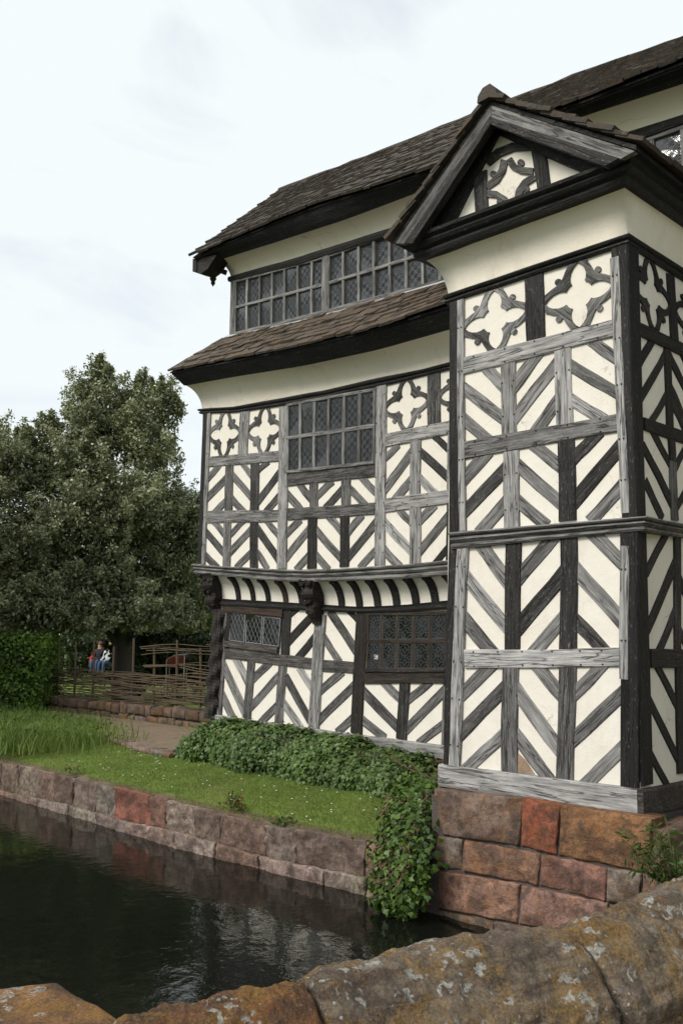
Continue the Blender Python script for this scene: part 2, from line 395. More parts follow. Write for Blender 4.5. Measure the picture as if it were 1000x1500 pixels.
def sweep(name, tops, bots, prof, mat=OAK, color=(.1, 0, .5, 1), side=1, jit=.003, res=.35):
    """moulded beam: tops/bots world polylines, prof list of (out, h) with h 1 at the top edge, 0 at the bottom edge"""
    T, B = [tops[0]], [bots[0]]
    for i in range(1, len(tops)):
        k = max(1, int((tops[i] - tops[i - 1]).length / res))
        for j in range(1, k + 1): T.append(lerp(tops[i - 1], tops[i], j / k)); B.append(lerp(bots[i - 1], bots[i], j / k))
    V = []; Fc = []; K = len(prof); M = len(T)
    for i in range(M):
        d0 = (T[i] - T[i - 1]) if i else (T[1] - T[0]); d1 = (T[i + 1] - T[i]) if i < M - 1 else d0
        f = lambda d: Vector((d.y, -d.x, 0)).normalized() * side
        n0, n1 = f(d0), f(d1); nn = (n0 + n1); nn = nn / max(.3, nn.dot(n0))
        jz = random.uniform(-jit, jit); jo = random.uniform(-jit, jit)
        for (o, h) in prof: V.append(lerp(B[i], T[i], h) + nn * (o + jo * (o > 0)) + Vector((0, 0, jz)))
    for i in range(M - 1):
        for k in range(K): a = i * K + k; b = i * K + (k + 1) % K; Fc.append((a, b, b + K, a + K))
    Fc.append(tuple(range(K))); Fc.append(tuple((M - 1) * K + k for k in reversed(range(K))))
    c = sum(T, Vector()) / M; mw = Matrix.Translation(c)
    o = hpart(name, [v - c for v in V], Fc, mat, mw, False, color); fix_normals(o.data); return o
def ext_line(pts, X):
    """extend a world polyline in a straight line on to X"""
    a, b = pts[-2], pts[-1]; t = (X - a.x) / (b.x - a.x); return pts + [lerp(a, b, t)]
MOULD = [(-.05, 0), (.045, 0), (.06, .12), (.055, .25), (.03, .33), (.05, .42), (.075, .55), (.07, .66), (.045, .72), (.085, .8), (.10, .9), (.09, 1), (-.05, 1)]
MOULD2 = [(-.05, 0), (.03, 0), (.05, .2), (.045, .4), (.025, .46), (.06, .6), (.075, .8), (.06, 1), (-.05, 1)]
# quatrefoil brace outlines, upper right corner of a unit panel
QB = [(.50, 1), (.56, .95), (.605, .88), (.625, .80), (.62, .73), (.60, .685), (.635, .665), (.665, .635), (.685, .60), (.73, .62), (.80, .625), (.88, .605), (.95, .56), (1, .5),
      (1, .64), (.95, .665), (.89, .70), (.83, .725), (.80, .74), (.835, .755), (.85, .79), (.835, .825), (.80, .84), (.765, .825), (.75, .79), (.735, .805), (.715, .845), (.69, .9), (.66, .955), (.64, 1)]
def quatre(c, pl, q, tone=.3, proud=.018):
    for k in range(4):
        pts = []
        for (u, v) in QB:
            if k in (1, 2): u = 1 - u
            if k in (2, 3): v = 1 - v
            tl, tr, br, bl = [Vector(cp(c, *z)) for z in q]
            pts.append(pl.at(*lerp(lerp(bl, br, u), lerp(tl, tr, u), v)))
        if k in (1, 3): pts = pts[::-1]
        poly_prism('quatrefoil_brace', pts, pl.n, -.01, proud + random.uniform(0, .003), OAK, (max(0, tone + random.uniform(-.14, .2)), 0, 0, 1))
def beams(name, c, pl, lst, w, tone, proud, ext=.52, **kw):
    for r in lst:
        x1, y1, x2, y2 = r[:4]
        beam(name, c, pl, x1, y1, x2, y2, r[4] if len(r) > 4 and r[4] else w, r[5] if len(r) > 5 else tone + random.uniform(-.1, .12), proud, ext, **kw)
def pp(pl, *pts): return [pl.at(x, y) for (x, y) in pts]

# ---------------------------------------------------------------- house: projecting bay (front)
q = pp(PT, (661, 415), (918, 325), (938, 1172), (652, 1130))
wall_quad('plaster_wall', q, PT.n, PLASTER, 0, 40, 80)
DG, PO, RA = .014, .022, .028
beam('rail', 'A1', PT, 100, 655, 838, 466, 82, .72, RA, peg=.35)
beam('rail', 'A2', PT, 100, 268, 858, 128, 84, .42, RA, peg=.35)
beam('rail', 'A3', PT, 105, 686, 866, 676, 92, .80, RA, peg=.3)
# corner posts
beam('corner_post', 'P', PT, 667, 430, 666, 800, 14, .12, .030)
beam('corner_post', 'P', PT, 664, 795, 656, 1128, 11, .10, .030)
beam('facing_board', 'P', PT, 675.5, 440, 678.5, 778, 9.5, .74, .036, peg=.5)
beam('facing_board', 'P', PT, 679, 800, 666.5, 1126, 16, .72, .036, peg=.5)
beam('corner_post', 'P', PT, 907, 352, 924, 765, 23, .06, .034)
beam('corner_post', 'P', PT, 923, 772, 923.5, 1156, 26, .06, .034)
beam('facing_board', 'P', PT, 902, 378, 917.5, 752, 13, .72, .042, peg=.45)
beam('facing_board', 'P', PT, 916, 800, 916, 995, 13, .70, .042, peg=.45)
beams('post', 'A1', PT, [(440, 200, 452, 530, 94, .06), (315, 640, 322, 1000, 72, .5), (582, 570, 592, 960, 82, .72)], 72, .4, PO, 0, peg=.6)
beams('post', 'A2', PT, [(330, 270, 335, 645, 75, .68), (598, 205, 608, 610, 84, .16)], 72, .4, PO, 0, peg=.6)
beams('post', 'A3', PT, [(343, 110, 335, 650, 76, .16), (615, 80, 608, 645, 84, .22)], 72, .3, PO, 0)
beams('post', 'A4', PT, [(328, 115, 320, 650, 80, .33), (607, 115, 592, 690, 86, .32)], 72, .3, PO, 0)
beams('brace', 'A1', PT, [(205, 655, 285, 748), (105, 770, 285, 905), (105, 920, 225, 1020), (350, 740, 450, 605), (355, 895, 545, 650), (440, 985, 550, 835), (720, 530, 845, 620), (625, 655, 850, 790), (630, 820, 775, 915, 60, .75)], 60, .4, DG)
beams('brace', 'A2', PT, [(105, 400, 200, 290), (105, 560, 290, 370, 62, .25), (190, 650, 295, 530), (450, 250, 560, 335), (370, 345, 560, 515), (370, 520, 480, 615), (640, 300, 740, 195), (650, 500, 860, 250, 72, .2), (735, 590, 870, 440)], 62, .36, DG)
beams('brace', 'A3', PT, [(195, 145, 305, 295), (120, 300, 300, 520, 64, .68), (115, 510, 225, 640), (380, 275, 525, 100), (375, 520, 575, 280, 74, .22), (450, 640, 570, 500), (735, 80, 865, 210), (660, 265, 865, 495, 74, .5), (655, 510, 770, 630)], 68, .36, DG)
beams('brace', 'A4', PT, [(100, 245, 225, 125), (90, 440, 285, 240, 68, .25), (120, 615, 280, 465, 62, .55), (460, 125, 560, 245), (365, 255, 550, 505, 68, .62), (360, 470, 510, 665), (650, 240, 770, 120), (645, 465, 865, 260, 72, .35), (700, 690, 865, 530, 72, .55)], 64, .36, DG)
quatre('A1', PT, [(100, 332), (392, 238), (408, 530), (108, 612)], .36)
quatre('A1', PT, [(494, 200), (815, 95), (832, 422), (500, 508)], .36)
poly_prism('bare_daub_patch', pp(PT, cp('A4', 358, 540), cp('A4', 400, 580), cp('A4', 445, 648), cp('A4', 358, 640)), PT.n, 0, .007, LATH)
# sill, middle and top mouldings wrap round the corner
def wrap(name, ftop, fbot, stop, sbot, prof, color):
    return sweep(name, ftop + stop, fbot + sbot, prof, OAK, color)
sd_ = lambda *p: [PS.at(x, y) for x, y in p]
def side_ext(t, Y):      # extend on along the side wall to depth Y
    a, b = t[-2], t[-1]; return t + [lerp(a, b, (Y - a.y) / (b.y - a.y))]
ct, cb = PT.at(937, 1155), PT.at(938, 1194)
s_t, s_b = sd_((1000, 1144))[0], sd_((1000, 1184))[0]
SILLP = [(-.06, 0), (.05, 0), (.06, .1), (.06, .92), (.045, 1), (-.06, 1)]
sweep('sill_beam', [PT.at(646, 1119), ct], [PT.at(646, 1151), cb], SILLP, OAK, (.72, 0, .2, 1), jit=.004)
ct2, cb2 = ct + Vector((.0, -.055, 0)), cb + Vector((0, -.055, 0))
sweep('sill_beam', side_ext([ct2, s_t], 10.4), side_ext([cb2, s_b], 10.4), SILLP, OAK, (.22, .15, .2, 1), jit=.004)
mt, mb = PT.at(938.5, 758), PT.at(938.5, 778)
st_, sb_ = sd_((1000, 771))[0], sd_((1000, 789))[0]
sweep('moulded_beam', side_ext([PT.at(664, 781), mt, st_], 10.4), side_ext([PT.at(664, 805), mb, sb_], 10.4), MOULD, OAK, (.42, 0, .3, 1), jit=.0025)
tt, tb = PT.at(917, 346), PT.at(917, 360)
st_, sb_ = sd_((1000, 399))[0], sd_((1000, 413))[0]
sweep('moulded_beam', side_ext([PT.at(654, 434), tt, st_], 10.4), side_ext([PT.at(654, 446), tb, sb_], 10.4), MOULD2, OAK, (.05, 0, .3, 1))
# ---------------------------------------------------------------- bay: right side wall
b0, t0 = ARB + dv * -.12, ART + dv * .25
far = lambda p: Vector((p.x, 10.45, p.z))
wall_quad('plaster_wall', [t0, far(t0), far(b0), b0], PS.n, PLASTER, 0, 24, 60)
sdk = dict(tone=.04)
beam('corner_post', 'P', PS, 923, 362, 945, 1150, 16, .02, .030)
for (c, x1, y1, x2, y2, w) in [('S1', 200, 1035, 1500, 1650, 130), ('S2', 205, 600, 1000, 880, 88), ('S3', 150, 676, 600, 676, 84)]:
    beam('rail', c, PS, x1, y1, x2, y2, w, .05, RA)
beams('post', 'S1', PS, [(600, 470, 650, 1240, 78, .04), (1080, 760, 1130, 1500, 78, .04)], 70, .05, PO, 0)
beams('post', 'S2', PS, [(378, 60, 398, 640, 46), (408, 700, 418, 880, 46), (418, 880, 432, 1310, 48, .3), (720, 230, 745, 1430, 46)], 46, .05, PO, 0)
beams('post', 'S3', PS, [(270, 140, 272, 640, 28), (278, 710, 284, 1180, 30), (430, 160, 440, 1190, 30)], 28, .05, PO, 0)
beams('brace', 'S2', PS, [(185, 150, 250, 30, 55), (200, 395, 350, 130, 52), (275, 570, 370, 410, 48), (395, 105, 500, 320, 42), (410, 350, 500, 560, 40), (425, 470, 500, 620, 40),
    (285, 680, 405, 905, 42), (220, 800, 412, 1180, 48), (235, 1060, 330, 1260, 45), (440, 930, 500, 810, 42), (445, 1230, 520, 1090, 42), (480, 60, 600, 330, 42)], 46, .05, DG, .9)
beams('brace', 'S3', PS, [(148, 275, 222, 130, 30), (150, 525, 268, 250, 32), (195, 635, 264, 470, 30), (192, 722, 272, 880, 28), (150, 860, 278, 1120, 30), (150, 1085, 228, 1230, 28),
    (285, 330, 340, 470, 28), (285, 560, 330, 650, 28), (290, 830, 350, 720, 28), (290, 1100, 400, 900, 28)], 30, .05, DG, .9)
quatre('S1', PS, [(185, 200), (565, 440), (608, 1165), (240, 955)], .05)
quatre('S1', PS, [(645, 520), (1040, 770), (1090, 1420), (690, 1215)], .05)
# left return of the bay (faces away), its back
lb, lt = PT.at(656, 1130), PT.at(665, 420)
wall_quad('plaster_wall', [far(lt), lt, lb, far(lb)], Vector((-1, 0, 0)), PLASTER, -.02, 8, 12)
for Yp in (8.7, 9.4):
    beam3('post', Vector((lb.x, Yp, lb.z)), Vector((lt.x, Yp, lt.z)), .2, .2, Vector((-1, 0, 0)), .4, .02)

# ---------------------------------------------------------------- bay: cove, gable and roof
YC = 7.71
PC = PY(YC)
def cove(name, bots, tops, mat=PLASTER_C, nst=14, nlong=10):
    B, T = [bots[0]], [tops[0]]
    for i in range(1, len(bots)):
        for j in range(1, nlong + 1): B.append(lerp(bots[i - 1], bots[i], j / nlong)); T.append(lerp(tops[i - 1], tops[i], j / nlong))
    V = []; Fc = []; K = nst + 1
    for bq, tq in zip(B, T):
        for s in range(K):
            a = s / nst * math.pi / 2; o = (1 - math.cos(a)) * .85 + .15 * s / nst; z = math.sin(a) * .8 + .2 * s / nst
            p = Vector((lerp(bq.x, tq.x, o), lerp(bq.y, tq.y, o), lerp(bq.z, tq.z, z)))
            V.append(p + Vector((0, -1, 0)) * .008 * noise3(p, 1.3))
    for i in range(len(B) - 1):
        for s in range(nst): a = i * K + s; Fc.append((a, a + K, a + K + 1, a + 1))
    o = hpart(name, V, Fc, mat, None, True); fix_normals(o.data); return o
cbL, cbR = PT.at(657, 436), PT.at(917, 347)
ctL, ctR = PC.at(616, 379), PC.at(914.5, 269)
sfar_b, sfar_t = side_ext([cbR, PS.at(1000, 400)], 10.4)[-1], None
so = Plane((ctR.x, 0, 0), (1, 0, 0)); ctS = side_ext([ctR, so.at(1000, 330)], 10.4)[-1]
cove('cove', [Vector((cbL.x, 10.2, cbL.z)), cbL, cbR, sfar_b], [Vector((ctL.x, 10.2, ctL.z)), ctL, ctR, ctS])
# eaves beam over the cove (black, moulded), front and side
PE = PY(YC - .02)
e1t, e1b, e2t, e2b = PE.at(585, 357), PE.at(612, 382), PE.at(934, 232), PE.at(915, 272)
EAVE = [(-.10, 0), (.02, 0), (.05, .2), (.04, .35), (.09, .45), (.12, .6), (.10, .72), (.15, .85), (.16, 1), (-.10, 1)]
tieL, tieR = PE.at(612, 352), PE.at(916, 240)
bL_, bR_ = PE.at(614, 381), PE.at(914.5, 270)
ctS2 = Vector((bR_.x, 10.4, ctS.z)); topS = Vector((tieR.x, 10.4, ctS.z + (tieR.z - bR_.z)))
sweep('eaves_beam', [Vector((tieL.x, 10.2, tieL.z)), tieL, tieR, topS], [Vector((bL_.x, 10.2, bL_.z)), bL_, bR_, ctS2], EAVE, OAK, (.05, 0, .2, 1))
PGA = PY(YC + .02); n_g = Vector((0, -1, 0))
apex = PGA.at(722, 172)
gl_, gr_ = PGA.at(612, 352), PGA.at(905, 245)
poly_prism('gable_plaster', [gl_, gr_, apex], n_g, -.06, 0, PLASTER)
g = lambda lst, **k: beams('gable_post', 'G', PGA, lst, 44, .12, .03, 0, **k)
g([(296, 270, 302, 425, 44, .16), (498, 180, 520, 345, 48, .16)])
beam('rafter', 'G', PGA, 350, 95, 150, 490, 62, .08, .04)
beam('rafter', 'G', PGA, 345, 105, 720, 275, 50, .08, .04)
def arc_brace(c, pl, pts, w, tone, proud):
    P2 = [Vector(cp(c, *p)) for p in pts]; ww = w / CR[c][2] / 2; Lp, Rp = [], []
    for i in range(len(P2)):
        d = (P2[min(i + 1, len(P2) - 1)] - P2[max(i - 1, 0)]).normalized(); pr = Vector((-d.y, d.x)) * ww
        Lp.append(pl.at(*(P2[i] + pr))); Rp.append(pl.at(*(P2[i] - pr)))
    poly_prism('curved_brace', Lp + Rp[::-1], pl.n, -.01, proud, OAK, (tone, 0, 0, 1))
arc_brace('G', PGA, [(380, 225), (372, 262), (352, 295), (318, 318)], 24, .3, .02)
arc_brace('G', PGA, [(395, 222), (412, 248), (440, 262), (480, 265)], 24, .3, .022)
arc_brace('G', PGA, [(318, 342), (350, 345), (378, 362), (398, 392)], 24, .3, .02)
arc_brace('G', PGA, [(425, 372), (432, 335), (452, 305), (485, 282)], 24, .3, .022)
arc_brace('G', PGA, [(318, 235), (360, 200), (410, 180), (470, 178)], 30, .14, .024)
for (x, y) in [(342, 275), (437, 235), (365, 372), (455, 325)]:
    P2 = [PGA.at(*cp('G', x + 12 * math.cos(a), y + 13 * math.sin(a))) for a in [k * math.pi / 5 for k in range(10)]]
    poly_prism('cusp', P2, n_g, -.01, .019, OAK, (.3, 0, 0, 1))
# bargeboards
PB = PY(YC - .20)
ap_o, ap_i = PB.at(721, 155), PB.at(722.5, 184)
lf_o, lf_i = PB.at(581, 357), PB.at(608, 358)
rf_o, rf_i = PB.at(931, 222), PB.at(889, 245)
poly_prism('bargeboard', [lf_o, lf_i, ap_i, ap_o], n_g, -.05, .03, OAK, (.34, 0, 0, 1))
poly_prism('bargeboard', [ap_o, ap_i, rf_i, rf_o], n_g, -.05, .025, OAK, (.5, 0, 0, 1))
mid = lambda a, b, t: lerp(a, b, t)
poly_prism('bargeboard_moulding', [mid(lf_i, lf_o, .0), mid(lf_i, lf_o, .45), mid(ap_i, ap_o, .38), ap_i], n_g, -.05, .055, OAK, (.14, 0, 0, 1))
poly_prism('bargeboard_moulding', [ap_i, mid(ap_i, ap_o, .36), mid(rf_i, rf_o, .5), rf_i], n_g, -.05, .05, OAK, (.18, 0, 0, 1))
# soffit boards carrying the slates
YB0 = YC - .25; YB1 = 12.6
roofs = []
def slab(name, a, b, y0, y1, th, mat, color=None):
    """roof plank between section points a,b (at y0) extruded to y1"""
    V = []
    for Y in (y0, y1):
        for p, dz in ((a, 0), (b, 0), (b, th), (a, th)): V.append(Vector((p.x, Y, p.z + dz)))
    Fc = [(0, 1, 2, 3), (7, 6, 5, 4), (0, 4, 5, 1), (1, 5, 6, 2), (2, 6, 7, 3), (3, 7, 4, 0)]
    o = hpart(name, V, Fc, mat, None, False, color); fix_normals(o.data); return o
gr1 = slab('gable_roof', lf_o + Vector((-.02, 0, .0)), ap_o, YB0 + .02, YB1, .05, OAK, (.06, 0, 0, 1))
gr2 = slab('gable_roof', ap_o, rf_o + Vector((.02, 0, 0)), YB0 + .02, YB1, .05, OAK, (.06, 0, 0, 1))

# ---------------------------------------------------------------- slates
def slate_mesh(k):
    r = random.Random(k); V = []; Fc = []
    n = 3
    th = .034 + r.random() * .02
    for j, y in enumerate((0, 1)):
        for i in range(n + 1):
            x = -.5 + i / n; e = r.uniform(-.035, .035) if j == 0 else 0
            V.append((x + r.uniform(-.01, .01), y + e, 0)); V.append((x, y + e, th + r.uniform(-.004, .004)))
    row = 2 * (n + 1)
    for i in range(n):
        a = 2 * i; Fc += [(a + 1, a + 3, row + a + 3, row + a + 1), (a, row + a, row + a + 2, a + 2), (a, a + 2, a + 3, a + 1), (row + a, row + a + 1, row + a + 3, row + a + 2)]
    Fc += [(0, 1, row + 1, row), (2 * n, row + 2 * n, row + 2 * n + 1, 2 * n + 1)]
    me = bpy.data.meshes.new('slate'); me.from_pydata(V, [], Fc); me.update(); fix_normals(me)
    return me
SM_P = [slate_mesh(k) for k in range(8)]; SM_M = [slate_mesh(20 + k) for k in range(8)]
for s_ in SM_P: s_.materials.append(SLATE_P)
for s_ in SM_M: s_.materials.append(SLATE_M)
def lay_slates(roof, eave, top, x0f, x1, ncourse, wavg, meshes, max_single, mat, stuff_name='slates'):
    """eave(X),top(X) -> Vector on the lower / upper roof line ; x0f(t) left limit at height fraction t"""
    singles = 0; SV, SF = [], []
    for c in range(ncourse):
        t0 = c / ncourse; t1 = min(1.03, (c + 1.75) / ncourse); X = x0f(t0) + random.uniform(-.02, .03)
        while X < x1:
            w = wavg * random.uniform(.65, 1.5) * (1 - .25 * t0)
            a = lerp(eave(X + w / 2), top(X + w / 2), t0); b = lerp(eave(X + w / 2), top(X + w / 2), t1)
            d = b - a; Ld = d.length; ax = (eave(X + w) - eave(X)).normalized()
            nrm = ax.cross(d).normalized()
            if nrm.z < 0: nrm = -nrm
            yv = nrm.cross(ax)
            lift = .034 + random.uniform(-.008, .024); a2 = a + nrm * lift + yv * random.uniform(-.03, .02) - (yv * .04 if c == 0 else yv * 0)
            rot = random.uniform(-.025, .025)
            yd = (b + nrm * .008 - a2).normalized(); xd = (ax + yd * rot).normalized(); zd = xd.cross(yd).normalized(); yd = zd.cross(xd)
            mw = Matrix((xd * (w * 1.0 - .006), yd * Ld, zd)).transposed().to_4x4(); mw.translation = a2
            me = random.choice(meshes)
            if singles < max_single:
                o = bpy.data.objects.new('slate', me); link(o); o.parent = roof
                o.matrix_parent_inverse = roof.matrix_basis.inverted() @ Matrix.Identity(4); o.matrix_basis = mw; singles += 1
            else:
                b0 = len(SV); SV += [mw @ v.co for v in me.vertices]; SF += [tuple(b0 + i for i in p.vertices) for p in me.polygons]
            X += w
    if SV:
        o = hpart(stuff_name, SV, SF, mat, parent=roof); o['kind'] = 'stuff'
def line_fn(pts):
    """piecewise linear z along X for a list of world points, extrapolating"""
    xs = [p.x for p in pts]; zs = [p.z for p in pts]; Y = pts[0].y
    def f(X):
        if X <= xs[0]: i = 0
        elif X >= xs[-1]: i = len(xs) - 2
        else: i = max(k for k in range(len(xs) - 1) if xs[k] <= X)
        t = (X - xs[i]) / (xs[i + 1] - xs[i]); return Vector((X, Y, lerp(zs[i], zs[i + 1], t)))
    return f
def deck(name, eave, top, X0e, X0t, X1, color=(.04, 0, 0, 1), n=30, th=.03):
    V = []; Fc = []
    for i in range(n + 1):
        t = i / n; e = eave(lerp(X0e, X1, t)); p = top(lerp(X0t, X1, t))
        V += [e, p, e + Vector((0, 0, -th)), p + Vector((0, 0, -th))]
    for i in range(n):
        a = 4 * i; Fc += [(a, a + 4, a + 5, a + 1), (a + 2, a + 3, a + 7, a + 6), (a, a + 2, a + 6, a + 4), (a + 1, a + 5, a + 7, a + 3)]
    Fc += [(0, 1, 3, 2)]
    o = hpart(name, V, Fc, OAK, None, False, color); fix_normals(o.data); return o
# pent roof above the upper floor
XR = -6.3
pe = line_fn(pp(PY(9.50), (249, 545), (345, 527), (440, 508), (550, 482), (662, 446)))
pt_ = line_fn(pp(PW, (332, 496), (440, 473), (545, 446), (649, 417)))
Xe0, Xt0 = PY(9.5).at(249, 545).x, PW.at(334, 496).x
pent = deck('pent_roof', pe, pt_, Xe0, Xt0, XR)
lay_slates(pent, pe, pt_, lambda t: lerp(Xe0, Xt0, t), XR - .1, 7, .30, SM_P, 300, SLATE_P)
# hip round the hidden left end
hip = hpart('pent_hip', [pe(Xe0), pt_(Xt0), Vector((Xt0, 13, pt_(Xt0).z)), Vector((Xe0, 13, pe(Xe0).z))], [(0, 1, 2, 3)], SLATE_P)
flash = [pt_(x) + Vector((0, -.03, .05)) for x in np.linspace(Xt0, XR, 14)]
sweep('lead_flashing', flash, [p + Vector((0, -.05, -.05)) for p in flash], [(-.02, 0), (.012, 0), (.012, 1), (-.02, 1)], FLASH, (1, 1, 1, 1), jit=.006)
# fascia (dark) between slates and cove
def fascia(name, top_pts, bot_pts, side_back=13.):
    V = []; Fc = []; n = len(top_pts)
    for a, b in zip(top_pts, bot_pts):
        mid_ = lerp(a, b, .45) + Vector((0, -.02, 0))
        V += [a + Vector((0, .02, .02)), a + Vector((0, .03, -.05)), mid_, b + Vector((0, -.03, .03)), b + Vector((0, .02, -.015)), b + Vector((0, .25, .02)), a + Vector((0, .4, 0))]
    K = 7
    for i in range(n - 1):
        for k in range(K): a = i * K + k; b = i * K + (k + 1) % K; Fc.append((a, b, b + K, a + K))
    Fc.append(tuple(range(K))); Fc.append(tuple((n - 1) * K + k for k in reversed(range(K))))
    c = sum(top_pts, Vector()) / n
    o = hpart(name, [v - c for v in V], Fc, OAK, Matrix.Translation(c), False, (.03, 0, 0, 1)); fix_normals(o.data); return o
def resample(pts, xs):
    f = line_fn(pts); return [f(x) for x in xs]
YF = 9.72
fb = line_fn(pp(PY(YF), (269, 563), (340, 550), (440, 534), (550, 510), (662, 478)))
Xf0 = PY(YF).at(268, 563).x
n_ = 22
ts = [i / n_ for i in range(n_ + 1)]
ft = [pe(lerp(Xe0 + .03, XR, t)) for t in ts]; fbt = [fb(lerp(Xf0, XR, t)) for t in ts]
fascia('eaves_fascia', ft, fbt)
side_f = hpart('eaves_fascia', [ft[0], fbt[0], Vector((fbt[0].x, 13, fbt[0].z)), Vector((ft[0].x, 13, ft[0].z))], [(0, 1, 2, 3)], OAK, color=(.03, 0, 0, 1))
# cove of the upper floor
mo = line_fn(pp(PU, (294, 599), (340, 597), (408, 585), (480, 572), (520, 563), (556, 554), (620, 542), (662, 531)))
Xm0 = PU.at(296, 599).x
cbs = [mo(lerp(Xm0, XR, t)) for t in ts]
cove('cove', [Vector((cbs[0].x, 13, cbs[0].z))] + cbs, [Vector((fbt[0].x, 13, fbt[0].z))] + [p + Vector((0, .03, 0)) for p in fbt], nlong=2)
mbot = line_fn(pp(PU, (299, 606), (350, 604), (410, 595), (480, 583), (520, 574), (560, 566), (662, 541)))
sweep('moulded_beam', [Vector((Xm0, 13, mo(Xm0).z))] + [mo(lerp(Xm0, XR, t)) for t in ts], [Vector((Xm0, 13, mbot(Xm0).z))] + [mbot(lerp(Xm0, XR, t)) for t in ts], MOULD2, OAK, (.10, 0, .4, 1))
# ---------------------------------------------------------------- upper floor wall
def extend_r(pl, a, b, X):   # px line a->b on plane, extended to X
    return ext_line(pp(pl, a, b), X)[-1]
ul, ub = PU.at(300, 596), PU.at(296, 838)
wall_quad('plaster_wall', [ul, Vector((XR, YU, mo(XR).z + .05)), Vector((XR, YU, PU.at(668, 835).z)), ub], PU.n, PLASTER, 0, 60, 36)
wall_quad('plaster_wall', [Vector((ul.x, 15, ul.z)), ul, ub, Vector((ub.x, 15, ub.z))], Vector((-1, 0, 0)), PLASTER, -.01, 10, 10)
beam('corner_post', 'M1', PU, 108, 225, 72, 1320, 30, .06, .034)
beam('facing_board', 'M1', PU, 138, 228, 94, 1330, 24, .58, .036, peg=.6)
beam('main_post', 'M1', PU, 684, 180, 669, 1365, 66, .68, .034, peg=.4)
beam('main_post', 'M2', PU, 797, 75, 785, 1395, 74, .66, .034, peg=.4)
beam('post', 'M1', PU, 396, 205, 380, 530, 70, .55, PO, peg=.5)
beam('rail', 'M1', PU, 128, 583, 648, 540, 76, .48, RA, peg=.35)
beam('rail', 'M1', PU, 112, 988, 644, 976, 88, .48, RA, peg=.35)
beams('post', 'M1', PU, [(283, 605, 275, 960, 58, .3), (470, 590, 465, 955, 62, .22), (268, 1015, 262, 1350, 55, .42), (463, 1010, 460, 1362, 58, .14)], 58, .3, PO, 0)
beams('brace', 'M1', PU, [(130, 700, 200, 615, 42), (120, 850, 255, 705), (180, 950, 255, 870), (380, 600, 440, 680, 42), (310, 690, 440, 840), (305, 860, 380, 945), (500, 640, 555, 590, 40), (500, 860, 650, 660), (560, 935, 650, 830),
    (175, 1030, 245, 1115, 45), (110, 1100, 240, 1250), (105, 1270, 180, 1345), (295, 1110, 375, 1025, 42), (295, 1235, 430, 1090), (345, 1345, 430, 1260), (560, 1020, 640, 1125, 45), (490, 1080, 640, 1300, 55), (485, 1250, 550, 1350, 45)], 50, .36, DG)
quatre('M1', PU, [(150, 222), (360, 214), (344, 532), (134, 548)], .34)
quatre('M1', PU, [(434, 205), (655, 170), (648, 506), (416, 524)], .34)
beam('rail', 'M2', PU, 116, 770, 748, 696, 86, .32, RA, peg=.4)
beam('rail', 'M2', PU, 112, 1018, 748, 976, 86, .30, RA, peg=.4)
beams('post', 'M2', PU, [(300, 790, 300, 975, 62, .34), (535, 750, 535, 960, 68, .34), (292, 1045, 285, 1415, 68, .07), (527, 1030, 525, 1402, 68, .10)], 58, .3, PO, 0)
beams('brace', 'M2', PU, [(200, 805, 270, 895), (115, 880, 190, 970), (335, 870, 420, 790), (400, 955, 500, 845), (660, 760, 745, 850), (570, 840, 660, 930), (110, 1150, 185, 1070), (110, 1320, 260, 1130), (185, 1410, 255, 1330),
    (420, 1045, 490, 1130), (330, 1150, 485, 1330), (325, 1330, 390, 1405), (565, 1130, 640, 1040), (560, 1320, 745, 1090, 60, .3), (650, 1395, 745, 1290)], 54, .36, DG)
quatre('M3', PU, [(216, 160), (492, 100), (496, 425), (216, 488)], .36)
quatre('M3', PU, [(588, 75), (864, 15), (868, 345), (592, 408)], .32)
beam('post', 'M3', PU, 541, 75, 545, 425, 90, .3, PO, peg=.5)
beam('rail', 'M3', PU, 214, 538, 850, 412, 90, .66, RA, peg=.35)
beam('rail', 'M3', PU, 212, 988, 850, 896, 95, .66, RA, peg=.35)
beams('post', 'M3', PU, [(418, 540, 412, 920, 75, .56), (415, 1000, 415, 1385, 78, .6), (656, 490, 652, 900, 40, .55), (662, 960, 655, 1360, 58, .05), (900, 300, 900, 1340, 70, .4)], 70, .5, PO, 0, peg=.5)
beams('brace', 'M3', PU, [(215, 655, 285, 585, 45), (215, 860, 378, 640), (290, 930, 380, 820), (560, 525, 640, 600, 45, .1), (455, 625, 632, 790, 60, .2), (455, 810, 535, 890, 55, .72), (320, 1035, 375, 1095, 50), (215, 1120, 375, 1290, 62, .72), (215, 1310, 290, 1390),
    (455, 1080, 530, 1000), (455, 1290, 628, 1075), (560, 1370, 632, 1285, 45, .08)], 58, .45, DG)

